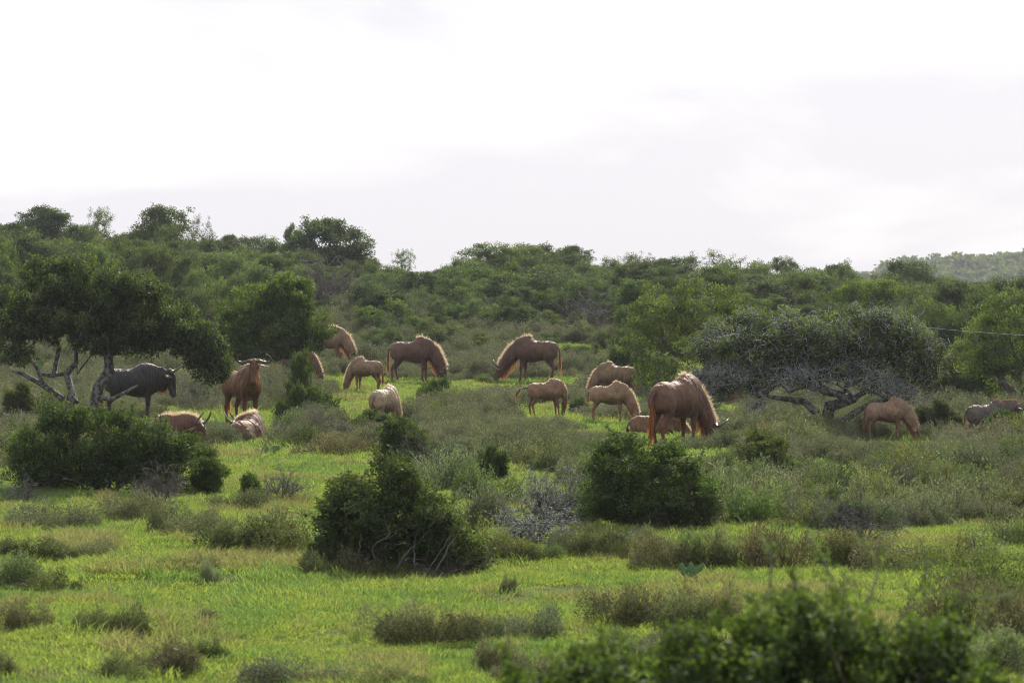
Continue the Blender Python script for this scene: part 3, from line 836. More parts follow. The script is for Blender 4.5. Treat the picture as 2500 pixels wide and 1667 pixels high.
# ------------------------------------------------------------------ hero trees and bushes
LANDMARKS = []      # (name, px, py) used to word labels
def place(root, px, d, dz=0.0, rz=0.0, s=(1, 1, 1)):
    x, y, z = on_ground(px, d)
    root.location = (x, y, z + dz); root.rotation_euler = (0, 0, rz); root.scale = s
    return root

def plant(name, label, cat, parts, px, d, rz=0.0, s=(1, 1, 1), dz=-.03, group=None):
    """parts: (part name, mesh, material, object colour[, kind])"""
    root = empty(name); setp(root, label, cat, group); place(root, px, d, dz, rz, s)
    for pt in parts:
        o = link_mesh(pt[0], pt[1], root, pt[2]); o.color = (*pt[3], 1)
        if len(pt) > 4: o['kind'] = pt[4]
    return root
WHITE = (1, 1, 1)

# left flat-topped tree: crown px 0-570, rows 620-900; two leaning trunks
lumps = [((-1.55, 0, 2.75), (1.25, 1.1, .80)), ((-.35, .1, 3.0), (1.3, 1.2, .85)), ((.65, -.1, 2.65), (1.15, 1.1, .80)), ((1.6, 0, 2.15), (1.0, 1.0, .68)),
         ((2.3, -.1, 1.68), (.60, .6, .60)), ((-2.35, 0, 2.4), (.8, .8, .75)), ((-.9, -.1, 2.35), (1.4, 1.0, .6)), ((.5, 0, 2.2), (1.6, 1.0, .5)), ((.3, 0, 1.95), (1.9, .9, .42)), ((2.55, 0, 1.55), (.42, .6, .5)), ((-2.3, 0, 1.85), (.6, .7, .5)), ((.5, 0, 3.15), (.8, .7, .35)), ((2.6, -.1, 1.35), (.30, .4, .34)), ((1.1, 0, 2.5), (.9, .9, .5)), ((1.9, 0, 1.95), (.8, .8, .55)), ((-.1, 0, 2.5), (.8, 1, .7)), ((-.9, 0, 3.55), (.45, .4, .22)), ((-1.75, 0, 3.5), (.35, .35, .16))]
C, O = clump_centres(sub(lumps, 5, .40, 1), 1050, .5, -.9, .14)
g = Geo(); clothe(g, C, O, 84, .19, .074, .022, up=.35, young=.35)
crown = g.mesh('crown')
gt = Geo()
grow_branches(gt, [(-1.2, 0, -.1), (-1.12, 0, .35), (-.95, .02, .75)], C[(C[:, 0] < .1)][rng.permutation((C[:, 0] < .1).sum())[:110]], .10, .007, jit=.5, sides=9, step=.28)
grow_branches(gt, [(-.45, -.1, -.1), (-.42, -.1, .45), (-.28, -.08, .95), (.0, -.05, 1.3)], C[(C[:, 0] > -.1)][rng.permutation((C[:, 0] > -.1).sum())[:130]], .12, .007, jit=.5, sides=9, step=.28)
tube(gt, [(-1.12, 0, .7), (-1.6, -.1, 1.0), (-2.1, -.1, 1.25), (-2.35, -.2, 1.3)], [.08, .065, .045, .02], 7)
tube(gt, [(-1.6, -.1, 1.0), (-1.75, -.1, 1.35), (-1.9, -.1, 1.55)], [.06, .045, .03], 6)
tube(gt, [(-.25, -.1, .75), (.1, -.3, .72), (.5, -.4, .9), (.75, -.4, 1.02)], [.07, .05, .035, .02], 6)
plant('tree', 'wide flat-topped dark green tree with leaning grey trunks over the dark wildebeest', 'tree',
      [('crown', crown, M_DARK, (.95, .98, .95)), ('trunk', gt.mesh('trunk', smooth=True), M_BARK_L, WHITE)], 268, 61, dz=-.05, s=(.86, .9, 1.0))
LANDMARKS.append(('the wide flat-topped tree', 285, 1010))

# second round tree: crown px 520-835, rows 640-900
lumps = [((-.75, 0, 2.65), (1.05, 1.0, .95)), ((.35, 0, 2.75), (1.1, 1.0, .85)), ((1.05, 0, 2.1), (.85, .9, .85)), ((-.9, 0, 1.9), (1.0, .9, .8)), ((.2, -.1, 1.75), (1.4, .9, .75)), ((1.15, 0, 1.8), (.55, .7, .4)), ((-1.25, 0, 1.45), (.6, .6, .45)), ((-.3, -.1, 1.35), (.9, .8, .45))]
C, O = clump_centres(sub(lumps, 6, .42, 2), 680, .5, -.9, .15)
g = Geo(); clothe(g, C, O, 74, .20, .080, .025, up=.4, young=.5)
gt = Geo()
grow_branches(gt, [(-.55, 0, -.1), (-.55, 0, .4), (-.45, 0, .8)], C[rng.permutation(len(C))[:110]], .15, .010, jit=.3, sides=8, step=.3)
plant('tree', 'dense round-crowned deep green tree behind the horned wildebeest facing the camera', 'tree',
      [('crown', g.mesh('crown'), M_MID, (.92, 1.05, .6)), ('trunk', gt.mesh('trunk', smooth=True), M_BARK, WHITE)], 655, 82, dz=-.05, s=(.98, 1, .95))
LANDMARKS.append(('the round-crowned tree', 668, 930))

# right lichen tree: crown px 1650-2300, rows 745-960; trunk base px 2010
lumps = [((-1.9, 0, 1.95), (.85, .9, .60)), ((-1.0, .1, 2.05), (1.0, 1.0, .60)), ((0, .1, 2.0), (1.1, 1.0, .62)), ((1.05, 0, 2.15), (1.1, 1.0, .58)), ((1.75, 0, 1.85), (.75, .8, .55)), ((-.4, .2, 1.55), (1.6, .9, .45)), ((.9, .2, 1.6), (1.0, .8, .45)), ((2.05, -.05, 1.6), (.4, .5, .35)), ((-2.1, -.1, 1.15), (.45, .5, .45)), ((-1.4, .1, 1.25), (.6, .5, .35)), ((1.9, .2, 1.2), (.55, .5, .4)), ((1.1, .4, 1.1), (.7, .5, .35))]
C, O = clump_centres(sub(lumps, 5, .40, 3), 560, .5, -.9, .16)
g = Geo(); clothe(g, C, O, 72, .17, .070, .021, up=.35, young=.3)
gt = Geo()
lowC = [((-1.7, -.2, 1.35), (.85, .7, .45)), ((-.5, -.3, 1.25), (.9, .6, .4)), ((.8, -.3, 1.2), (.9, .6, .35)), ((-2.2, -.2, 1.0), (.5, .5, .35)), ((-1.3, -.3, .75), (.3, .4, .25)), ((1.5, -.3, .9), (.6, .5, .3))]
CL, OL = clump_centres(lowC, 330, .3, -.95, .2)
grow_branches(gt, [(0, 0, -.1), (.02, 0, .15), (.10, 0, .36)], np.vstack([C[rng.permutation(len(C))[:130]], CL[:230]]), .125, .007, jit=.7, sides=9, step=.2, pref=.35)
tube(gt, [(.08, 0, .3), (.4, -.05, .38), (.75, -.1, .62), (1.05, -.1, .78), (1.7, -.2, .82)], [.10, .075, .055, .04, .02], 7)
tube(gt, [(.04, 0, .25), (-.1, -.1, .55), (-.35, -.15, .78), (-.9, -.2, .85), (-1.5, -.25, .95)], [.11, .085, .065, .05, .025], 7)
# crooked lichen-crusted twigs on the bare lower limbs
gl = Geo()
for c in np.vstack([CL, C[rng.permutation(len(C))[:520]] + np.array([0, -.12, .06])]):
    for q in range(4):
        p = c + rng.normal(size=3) * .07; pts = [p]; dd = unit(rng.normal(size=3) + np.array([0, 0, .3]))
        for k in range(4):
            dd = unit(dd + rng.normal(size=3) * .55); pts.append(pts[-1] + dd * .055)
        tube(gl, pts, [.0065, .0065, .006, .005, .004], 3, cap=False)
    n = 16; P = c + rng.normal(size=(n, 3)) * .08
    leaves(gl, P, rng.normal(size=(n, 3)), .032, .011, .5)
plant('tree', 'low spreading tree crusted with pale lichen, gnarled bare lower limbs, beside the pale grazing calf', 'tree',
      [('crown', g.mesh('crown'), M_DARK, (1.3, 1.27, 1.5)), ('trunk', gt.mesh('trunk', smooth=True), M_BARK_L, WHITE), ('lichen_twigs', gl.mesh('lichen_twigs'), M_LICH, WHITE, 'stuff')], 2005, 57, dz=-.03)
LANDMARKS.append(('the lichen-crusted tree', 2005, 1070))

def std_tree(nm, seed, lum, trunk, ncl, per, cr, L, W, r0, **k):
    global rng
    keep = rng; rng = np.random.default_rng(seed)
    r = tree_meshes(nm, lum, trunk, ncl, per, cr, L, W, r0, **k)
    rng = keep
    return r
# tree behind the lichen tree: px 1510-1800 rows 680-930
l4 = [((-.7, 0, 2.3), (1.0, 1.0, .8)), ((.4, 0, 2.45), (1.0, 1.0, .75)), ((1.2, 0, 2.0), (.8, .8, .7)), ((-1.1, 0, 1.5), (.8, .8, .6)), ((.2, 0, 1.5), (1.4, .9, .7)), ((1.0, 0, 1.1), (1.0, .8, .6)), ((-.6, 0, .8), (1.0, .8, .55))]
c4, t4 = std_tree('loose', 31, sub(l4, 6, .42, 4), [(0, 0, -.1), (.05, 0, .5)], 420, 60, .20, .068, .019, .12, young=.6, rough=.22)
plant('tree', 'yellow-green bushy tree close behind the left half of the lichen-crusted tree', 'tree',
      [('crown', c4, M_MID, (1.05, 1.05, .8)), ('trunk', t4, M_BARK, WHITE)], 1680, 78, s=(1.06, 1, 1.03))
LANDMARKS.append(('the yellow-green bushy tree', 1650, 900))
plant('tree', 'tall dark tree cut by the right edge of the view behind the greyish wildebeest', 'tree',
      [('crown', c4, M_DARK, (1, 1.05, .95)), ('trunk', t4, M_BARK, WHITE)], 2490, 72, rz=2.1, s=(.98, 1, .98))
LANDMARKS.append(('the dark tree at the right edge', 2460, 960))

# thorny bushes of the lawn's edge
def bush(nm, seed, lum, ncl, per, cr, L, W, r0=.03, **k):
    global rng
    keep = rng; rng = np.random.default_rng(seed)
    C, O = clump_centres(lum, ncl, k.get('shell', .5), k.get('low', -1.0), k.get('rough', .2))
    C = C[C[:, 2] > .06]; O = O[:len(C)]
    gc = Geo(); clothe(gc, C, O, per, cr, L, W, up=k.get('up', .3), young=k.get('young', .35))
    # loose shoots over the outline
    gs = Geo()
    tops = C[C[:, 2] > np.percentile(C[:, 2], 45)]
    for i in range(k.get('shoots', 40)):
        c = tops[rng.integers(len(tops))]; d = unit(np.array([c[0] * .5, c[1] * .5, .6]) + rng.normal(size=3) * .35); pts = [c]
        for q in range(4): d = unit(d + rng.normal(size=3) * .2); pts.append(pts[-1] + d * cr * .55)
        tube(gs, pts, [.005, .004, .003, .0025, .002], 3, cap=False)
        P = np.repeat(np.array(pts[1:]), 9, 0) + rng.normal(size=(36, 3)) * cr * .09
        leaves(gc, P, unit(rng.normal(size=(36, 3)) + d), L, W, np.clip(rng.normal(.6, .2, 36), 0, 1))
    for s_ in range(k.get('stems', 7)):
        a = rng.uniform(0, 6.28); b0 = np.array([math.cos(a) * .10, math.sin(a) * .07, -.05])
        sel = C[rng.permutation(len(C))[:14]]
        grow_branches(gs, [b0, b0 * 1.6 + np.array([0, 0, .12])], sel, r0, .004, jit=.3, sides=5, step=.15)
    rng = keep
    return gc.mesh(nm + '_leaves'), gs.mesh(nm + '_stems')

# centre bush px 760-1170 rows 1080-1395, 28 m
lb = [((-.15, 0, .78), (.50, .5, .42)), ((-.45, 0, .50), (.36, .4, .34)), ((.35, 0, .55), (.45, .45, .36)), ((.05, .1, .98), (.26, .3, .25)), ((-.25, -.1, .45), (.5, .45, .3)), ((-.68, 0, .24), (.18, .2, .20)), ((.66, .05, .30), (.26, .3, .28)), ((.25, 0, .25), (.55, .4, .25)), ((-.35, 0, .22), (.45, .4, .22)), ((.32, 0, .74), (.40, .4, .33)), ((-.4, 0, .7), (.35, .4, .3))]
bc, bs = bush('thorn', 41, sub(lb, 5, .45, 9), 1050, 60, .085, .032, .0095, r0=.016, shoots=70, stems=10, young=.3)
gw = Geo()
for pts in ([(.02, -.42, .02), (.10, -.44, .24), (.30, -.44, .46), (.42, -.40, .64)], [(.28, -.40, .0), (.40, -.42, .22), (.55, -.40, .5)], [(-.10, -.42, .12), (-.18, -.44, .32), (-.02, -.46, .45), (-.06, -.44, .56)], [(.2, -.46, .02), (.2, -.46, .28), (.22, -.44, .5)], [(.36, -.42, .02), (.5, -.4, .3), (.62, -.4, .55), (.60, -.4, .7)], [(-.4, -.4, .02), (-.3, -.42, .3), (-.28, -.4, .48)]):
    tube(gw, spline(np.array(pts), 12) + rng.normal(size=(12, 3)) * .006, np.linspace(.008, .003, 12), 5)
drytw, _ = twig_shrub('dry_twigs', .9, .42, n0=26, levels=4, r0=.006, seed=4)
B = plant('thorn_bush', 'big dark green thorn bush with bare stems showing, in the middle of the lawn edge', 'bush',
          [('foliage', bc, M_DARK, (.95, 1.0, .9)), ('stems', bs, M_STEM, WHITE), ('bare_branches', gw.mesh('bare_branches', smooth=True), M_TWIG_D, WHITE)], 962, 28.6, s=(1.08, 1.0, .96))
LANDMARKS.append(('the big central thorn bush', 955, 1390))
for dx, s_, a in ((-.35, .85, .4), (.45, .95, 2.0), (.0, .7, 3.6)):
    o = link_mesh('dry_twigs', drytw, B, M_STEM); o.location = (dx, -.26, 0); o.scale = (s_,) * 3; o.rotation_euler = (0, 0, a)
    o['kind'] = 'stuff'
# right-centre bush px 1420-1720 rows 1050-1300, 34 m
lb = [((-.2, 0, .88), (.42, .45, .36)), ((.2, 0, .62), (.52, .5, .38)), ((-.30, 0, .5), (.45, .45, .36)), ((.55, .05, .45), (.32, .4, .3)), ((-.28, .05, 1.10), (.26, .25, .17)), ((.15, .05, .98), (.3, .25, .18)), ((.1, -.1, .35), (.6, .4, .25)), ((-.2, 0, .22), (.5, .4, .22)), ((.5, 0, .2), (.4, .4, .2))]
bc2, bs2 = bush('rounded', 42, sub(lb, 5, .45, 9), 760, 60, .085, .034, .010, r0=.016, shoots=90, stems=9, young=.35)
plant('thorn_bush', 'dense bright-topped green bush in front of the largest grazing wildebeest', 'bush',
      [('foliage', bc2, M_DARK, (.95, 1.12, .85)), ('stems', bs2, M_STEM, WHITE)], 1568, 34, s=(1.1, 1, .90))
LANDMARKS.append(('the dense rounded bush', 1560, 1290))
# left bush px 30-520 rows 1000-1230, 38 m
lb = [((-.7, 0, .62), (.55, .5, .42)), ((-.1, 0, .72), (.55, .5, .42)), ((.45, 0, .68), (.5, .5, .42)), ((-1.0, 0, .35), (.35, .4, .3)), ((.0, -.1, .4), (.9, .45, .3)), ((.75, 0, .58), (.32, .35, .22)), ((-.5, 0, 1.0), (.3, .3, .2)), ((-.5, 0, .2), (.8, .45, .2)), ((.5, 0, .25), (.7, .45, .25))]
bc3, bs3 = bush('broad', 43, sub(lb, 5, .45, 9), 980, 60, .10, .038, .011, r0=.02, shoots=110, stems=12, young=.35)
plant('thorn_bush', 'broad dark green bush at the foot of the wide flat-topped tree', 'bush',
      [('foliage', bc3, M_DARK, (.9, 1.02, .85)), ('stems', bs3, M_STEM, WHITE)], 262, 39, s=(1.08, 1, 1.06))
LANDMARKS.append(('the broad bush under the flat-topped tree', 245, 1220))

# grey leafless shrubs
gA, _ = twig_shrub('bare_a', 1.0, .8, n0=15, levels=5, r0=.011, seed=1)
gB, _ = twig_shrub('bare_b', 1.2, .6, n0=14, levels=5, r0=.010, seed=2)
def lichen_shrub(nm, seed):
    global rng
    keep = rng; rng = np.random.default_rng(seed)
    me, segs = twig_shrub(nm, .9, 1.0, n0=11, levels=5, r0=.014, seed=seed)
    g = Geo(); P = np.array([s[0] for s in segs]); P = np.repeat(P, 6, 0) + rng.normal(size=(len(P) * 6, 3)) * .016
    leaves(g, P, rng.normal(size=P.shape), .022, .007, .6)
    rng = keep
    return me, g.mesh(nm + '_crust')
lsA, lsAc = lichen_shrub('lichen_a', 7)
def dry(label, px, d, w, h, me=None, mat=None, rz=0, nat=(1.0, .8), nm='bare_bush', part='branches'):
    me = me or gA
    r = empty(nm); setp(r, label, 'bush'); place(r, px, d, -.02, rz, (w / nat[0], w / nat[0], h / nat[1]))
    link_mesh(part, me, r, mat or M_TWIG); return r
r = dry('grey lichen-crusted thorny shrub joined to the left flank of the dense green bush', 1345, 34.5, .85, 1.05, lsA, M_BARK_L, nat=(.9, 1.0), rz=.7); link_mesh('lichen_crust', lsAc, r, M_LICH)
r = dry('small grey lichen-crusted shrub low between the central bush and the dense bush', 1290, 31.5, .8, .6, lsA, M_BARK_L, nat=(.9, 1.0), rz=3); link_mesh('lichen_crust', lsAc, r, M_LICH)
dry('tangle of bare grey thorn twigs in front of the broad bush', 385, 37, .75, .75, gA, M_TWIG)
dry('bare dark twiggy shrub standing between the broad bush and the central bush', 690, 37.5, .75, .62, gA, M_TWIG_D, rz=2)
dry('pale leafless twigs beside the bush in front of the pale hunched calf', 765, 54, 1.3, .95, gA, M_TWIG, rz=1)
dry('leafless grey thicket low behind the central thorn bush', 1085, 42, 1.0, .62, gB, M_TWIG_D, nat=(1.2, .6), rz=1)
dry('bare grey twigs sprawling at the left foot of the broad bush', 70, 37, .8, .4, gB, M_TWIG, nat=(1.2, .6), rz=2)
dry('reddish leafless shrub on the slope below the pale grazing calf', 2215, 39, .75, .72, gA, M_STEM, rz=4)
dry('leafless grey shrub with a few crooked sticks among heath, right of the prickly pear', 2110, 31, 1.1, .55, gB, M_TWIG, nat=(1.2, .6), rz=0)
dry('small grey dead branches lying in the heath near the right edge', 2370, 29, .8, .3, gB, M_TWIG_D, nat=(1.2, .6), rz=5)
dry('bare grey twigs beside the round-topped yellow-green shrub', 1900, 39, .7, .5, gA, M_TWIG, rz=5)
dry('big leafless grey-brown thicket in front of the tall dark tree on the skyline', 775, 128, 3.7, 3.2, gA, M_TWIG, rz=.3)
dry('leafless grey shrub behind the right shoulder of the dark mid-slope trees', 1440, 116, 3.0, 2.4, gA, M_TWIG, rz=2.3)
dry('bare grey crown on the skyline above the two facing grazers', 1335, 150, 2.8, 2.8, gA, M_TWIG, rz=1.3)
dry('grey leafless shrub just right of the dark wildebeest under the tree', 500, 72, 1.3, .8, gB, M_TWIG, nat=(1.2, .6), rz=1.3)
dry('dark leafless shrub tangled under the right limbs of the lichen-crusted tree', 2180, 66, 2.2, 1.6, gA, M_TWIG_D, rz=1)

# named smaller green bushes
def gb(label, px, d, w, h, me, mat, col, nat, rz=0, nm='green_bush'):
    return plant(nm, label, 'bush', [('foliage', me[0], mat, col), ('stems', me[1], M_STEM, WHITE)], px, d, rz, (w / nat[0], w / nat[0], h / nat[1]))
N1, N2, N3 = (1.6, 1.22), (1.5, 1.28), (2.5, 1.2)
M1, M2, M3 = (bc, bs), (bc2, bs2), (bc3, bs3)
gb('dark green bush between the standing wildebeest and the pale hunched calf', 760, 61, 1.9, 1.05, M3, M_DARK, (.95,1.05,.8), N3, 1)
gb('tall slim green bush rising in front of the rear left grazers', 735, 68, .95, 1.55, M2, M_DARK, (.95,1.08,.8), N2, 2)
gb('dark green bush hiding the legs of the pale hunched calf', 905, 58, 1.15, .55, M1, M_DARK, (1, 1.2, .8), N1, 3)
gb('dark domed bush behind the pale hunched calf and before the dark brown grazer', 1062, 75, 1.75, .85, M3, M_DARK, (.9, 1.2, .7), N3, 2)
gb('green bush just behind the top of the central thorn bush', 985, 47, 1.15, .85, M2, M_MID, (.9, 1, .8), N2, 1)
gb('small rounded green bush right of the central thorn bush', 1200, 43, .62, .55, M1, M_DARK, (1,1.15,.8), N1, 4)
gb('small dark bush between the calf with raised tail and the grazing calf', 1410, 71, .65, .42, M3, M_DARK, (.9, 1.15, .8), N3, 4)
gb('feathery light green bush right of the dense bush, before the lichen-crusted tree', 1865, 41, 1.35, .92, M2, M_MID, (1.3, 1.25, 1.1), N2, 5)
gb('bright yellow-green sprays at the right end of the broad bush', 505, 39.5, .85, .60, M1, M_MID, (1.2,1.3,.9), N1, 2)
gb('fresh green sprig bush hiding the chin of the left resting wildebeest', 478, 45, .6, .42, M2, M_MID, (1.1,1.2,.8), N2, 3)
gb('small dark leafy shrub left of the bare dark twiggy shrub', 612, 37.5, .38, .42, M2, M_DARK, (1.1, 1.3, .8), N2, 1)
gb('small dark green shrub at the left foot of the central thorn bush', 780, 28.2, .32, .35, M1, M_DARK, (1, 1.2, .9), N1, 1)
gb('dark grey-green bush at the left edge beside the flat-topped tree', 55, 62, 1.0, 1.0, M1, M_DARK, (1, .95, 1), N1, 1)
gb('dark bush behind the legs of the dark wildebeest', 455, 76, .75, .55, M3, M_DARK, (.9, .95, .9), N3, 3)
gb('dark shrub mass in the shade of the yellow-green bushy tree', 1560, 84, 2.6, 1.5, M3, M_DARK, (.9, 1.1, .8), N3, 0)
gb('dark low bush behind the largest wildebeest in the tree shade', 1780, 80, 1.8, .9, M3, M_DARK, (.9, 1.1, .8), N3, 2)
gb('dense grey-green shrub right of the pale grazing calf', 2295, 58.5, 1.2, .75, M1, M_MID, (.85, .8, .9), N1, 0)
gb('green bush hiding the head of the greyish wildebeest at the right edge', 2470, 53.5, 1.15, .72, M2, M_MID, (.95, 1.15, .8), N2, 0)
gb('low flat green bush right of the heath, below the pale grazing calf', 2085, 33, .9, .42, M3, M_MID, (1.0, 1.1, .9), N3, 1)
gb('olive bush on the left hillside seen under the flat-topped tree', 30, 96, 2.2, .9, M3, M_DARK, (.9, .95, .8), N3, 3)
gb('light green bush right of the lichen-crusted tree on the slope', 2330, 78, 2.3, 1.5, M3, M_MID, (1.25, 1.2, .9), N3, 3)
gb('pale green bush on the slope left of the dark tree at the right edge', 2400, 84, 2.0, 1.3, M1, M_MID, (1.15, 1.15, 1.0), N1, 2)
gb('small green bush at the rump of the grazing calf behind', 1735, 66, .75, .55, M2, M_MID, (.9, 1.1, .8), N2, 2)

# the blurred bush close to the camera, bottom right
lb = [((-.92, .05, 1.02), (.22, .3, .20)), ((-.62, 0, 1.08), (.25, .3, .21)), ((-.34, 0, 1.12), (.25, .3, .25)), ((-.12, .0, 1.20), (.22, .3, .29)), ((.14, 0, 1.18), (.25, .3, .27)), ((.36, 0, 1.16), (.24, .3, .28)), ((.56, 0, 1.12), (.22, .3, .26)), ((.72, 0, 1.0), (.16, .3, .22)), ((0, 0, .75), (.85, .45, .4))]
bcF, bsF = bush('near', 44, sub(lb, 5, .5, 8), 1100, 52, .065, .024, .0095, r0=.02, shoots=40, stems=8, young=.7)
plant('near_bush', 'large out-of-focus leafy bush close to the camera at the bottom right', 'bush',
      [('foliage', bcF, M_MID, (.60, .72, .48)), ('stems', bsF, M_STEM, WHITE)], 1930, 10.2, dz=.0, s=(1.0, 1, 1.0))
gF = Geo(); gS = Geo()
for bx, bz, tx, tz in ((.10, 1.2, .02, 1.72), (.16, 1.2, .30, 1.62), (.25, 1.2, .52, 1.66), (.02, 1.1, -.12, 1.66), (.5, 1.1, .74, 1.58), (-.1, 1.1, -.02, 1.58)):
    pts = spline(np.array([(bx, 0, bz), ((bx + tx) / 2 + rng.normal() * .03, rng.normal() * .05, (bz + tz) / 2), (tx, 0, tz)]), 14)
    tube(gS, pts, np.linspace(.006, .0025, 14), 4)
    for q in range(8):
        p = pts[rng.integers(4, 14)]; d = unit(rng.normal(size=3) + np.array([0, 0, .4])); tw = [p + d * .03 * k for k in range(6)]
        tube(gS, tw, [.002] * 6, 3)
        P = np.repeat(np.array(tw), 5, 0) + rng.normal(size=(30, 3)) * .012; leaves(gF, P, rng.normal(size=(30, 3)) + d, .020, .006, rng.uniform(.3, .8, 30))
plant('near_shrub', 'slender out-of-focus sprigs rising behind the near bush', 'shrub',
      [('foliage', gF.mesh('sprigs'), M_MID, (1.0, 1.15, .9)), ('stems', gS.mesh('sprig_stems'), M_TWIG, WHITE)], 1960, 11.0, dz=-.07)

# prickly pears: each pad a part of its own
def pad_mesh(nm, w, h, t, seed):
    rs = np.random.default_rng(seed); n, m = 14, 7; V = []
    for i in range(m + 1):
        f = i / m; r = math.sin(math.pi * (f ** .85)) ** .7 if 0 < f < 1 else (.35 if i == 0 else .02)
        for j in range(n):
            a = 2 * math.pi * j / n
            V.append((math.cos(a) * w * .5 * r, math.sin(a) * t * .5 * (r ** .5) + rs.normal() * .0008, f * h))
    i = np.arange(m)[:, None] * n; j = np.arange(n)[None, :]; k = (j + 1) % n
    g = Geo(); g.add(V, np.stack([i + j, i + k, i + n + k, i + n + j], -1).reshape(-1, 4), [[q, (q + 1) % n, (q + 2) % n] for q in range(0)], .5)
    return g.mesh(nm, smooth=True)
M_PAD = solid('cactus_pad', (.085, .165, .06), .55, .3)
pad = pad_mesh('pad', .085, .125, .018, 3)
def cactus(label, px, d, pads, s=1.0, nm='prickly_pear'):
    r = empty(nm); setp(r, label, 'cactus'); place(r, px, d, -.01, 0, (s, s, s))
    for (x, y, z, tilt, rz, sc) in pads:
        o = link_mesh('pad', pad, r, M_PAD); o.location = (x, y, z); o.rotation_euler = (0, R(tilt), 0); o.rotation_euler[2] = R(rz); o.scale = (sc,) * 3
cactus('green prickly pear with rounded pads standing alone on the lawn', 1687, 27.6,
       [(0, 0, 0, 3, 10, 1.0), (-.01, .02, 0, -16, 40, .9), (.02, -.01, 0, 22, -30, .85), (-.045, 0, .075, -24, 5, .95), (-.085, 0, .125, -12, -8, .75), (0, 0, .10, 2, 25, .95), (.02, 0, .085, 34, -10, .85), (.075, 0, .12, 28, 12, .7), (-.02, -.02, .04, -42, 10, .6), (.0, .02, .17, 10, 60, .5)], .92)
LANDMARKS.append(('the prickly pear on the lawn', 1687, 1410))
cactus('small distant prickly pear seen under the left side of the flat-topped tree', 82, 92, [(0, 0, 0, 0, 0, 1), (0, 0, .1, -20, 10, .9), (0, 0, .1, 25, -20, 1), (-.05, 0, .0, -35, 0, .8)], 4.0)
cactus('small bluish prickly pear by the rump of the right resting wildebeest', 648, 50, [(0, 0, 0, 0, 0, 1), (.02, 0, 0, 45, 10, .9), (-.02, 0, .0, -35, -20, .9), (.04, 0, .06, 60, 20, .8)], 2.0)

# thin wire crossing behind the trees at the right
g = Geo(); a = np.array([px_to_x(2260, 62), 62, row_to_z(800, 62)]); b_ = np.array([px_to_x(2760, 66), 66, row_to_z(826, 66)])
tt = np.linspace(0, 1, 24)[:, None]; tube(g, a + (b_ - a) * tt - np.array([0, 0, .05]) * np.sin(tt * math.pi), .0024, 5)
w = link_mesh('wire', g.mesh('wire'), mat=solid('wire_metal', (.6, .6, .58), .4)); setp(w, 'thin pale wire running to the right edge from the lichen-crusted tree', 'wire')

# ------------------------------------------------------------------ thicket on the rising slope
VAR = []
def addvar(kind, w, h, cm, tm, mat): VAR.append(dict(kind=kind, w=w, h=h, crown=cm, trunk=tm, mat=mat))
round_l = [((-.9, 0, 2.6), (1.1, 1.1, .9)), ((.5, .1, 2.9), (1.2, 1.1, .85)), ((1.3, 0, 2.2), (.9, .9, .8)), ((-.3, 0, 1.8), (1.7, 1.2, .9)), ((.8, 0, 1.2), (1.3, 1.0, .7)), ((-1.2, 0, 1.3), (.9, .9, .7)), ((-.2, 0, 3.5), (.5, .5, .35)), ((.9, 0, 3.4), (.4, .4, .35))]
flat_l = [((-1.1, 0, 2.9), (1.0, 1.0, .45)), ((0, 0, 3.2), (1.2, 1.0, .45)), ((1.1, 0, 2.9), (1.0, 1.0, .5)), ((.3, 0, 2.3), (1.3, 1.0, .6)), ((-.4, 0, 1.5), (1.1, .9, .8)), ((.9, 0, 1.2), (.9, .8, .7))]
tall_l = [((0, 0, 3.3), (.7, .7, .55)), ((-.6, 0, 2.6), (.8, .8, .7)), ((.6, 0, 2.3), (.9, .9, .8)), ((-.2, 0, 1.5), (1.2, 1.0, .9)), ((.9, 0, 3.2), (.35, .35, .3)), ((-.9, 0, 3.3), (.3, .3, .35))]
mound_l = [((-.8, 0, 1.5), (1.1, 1.0, .9)), ((.6, 0, 1.8), (1.1, 1.0, .9)), ((0, 0, .9), (1.8, 1.3, .8)), ((1.3, 0, 1.1), (.8, .8, .7))]
for i, (nm, lum, w_, h_, ncl, per, cr, L_, W_, mt, yg, rgh) in enumerate([
        ('dome', round_l, 4.0, 3.9, 620, 44, .26, .10, .030, M_DARK, .35, .22), ('dome2', round_l, 4.0, 3.9, 500, 44, .28, .10, .030, M_DARK, .35, .30),
        ('flat', flat_l, 4.1, 3.6, 330, 42, .24, .10, .030, M_MID, .45, .25), ('tall', tall_l, 2.8, 3.9, 260, 42, .25, .10, .030, M_DARK, .35, .3),
        ('airy', round_l, 4.0, 3.9, 210, 30, .24, .085, .022, M_AIRY, .3, .35), ('airy2', flat_l, 4.1, 3.6, 170, 30, .22, .085, .022, M_AIRY, .3, .4),
        ('mound', mound_l, 3.8, 2.7, 330, 42, .26, .10, .030, M_MID, .45, .22), ('mound2', mound_l, 3.8, 2.7, 300, 42, .27, .10, .030, M_DARK, .35, .3)]):
    cmh, tmh = std_tree(nm, 60 + i, sub(lum, 5, .45, 70 + i) if 'airy' not in nm else lum, [(0, 0, -.2), (.05, 0, .5)], ncl, per, cr, L_, W_, .13, young=yg, rough=rgh, low=-.8, rtip=.012, mainpts=70 if 'airy' not in nm else 110)
    addvar(nm, w_, h_, cmh, tmh, mt)
VI = {v['kind']: v for v in VAR}
AUTO = []   # plants that still need a label: dict(obj, px, py, kind, words)
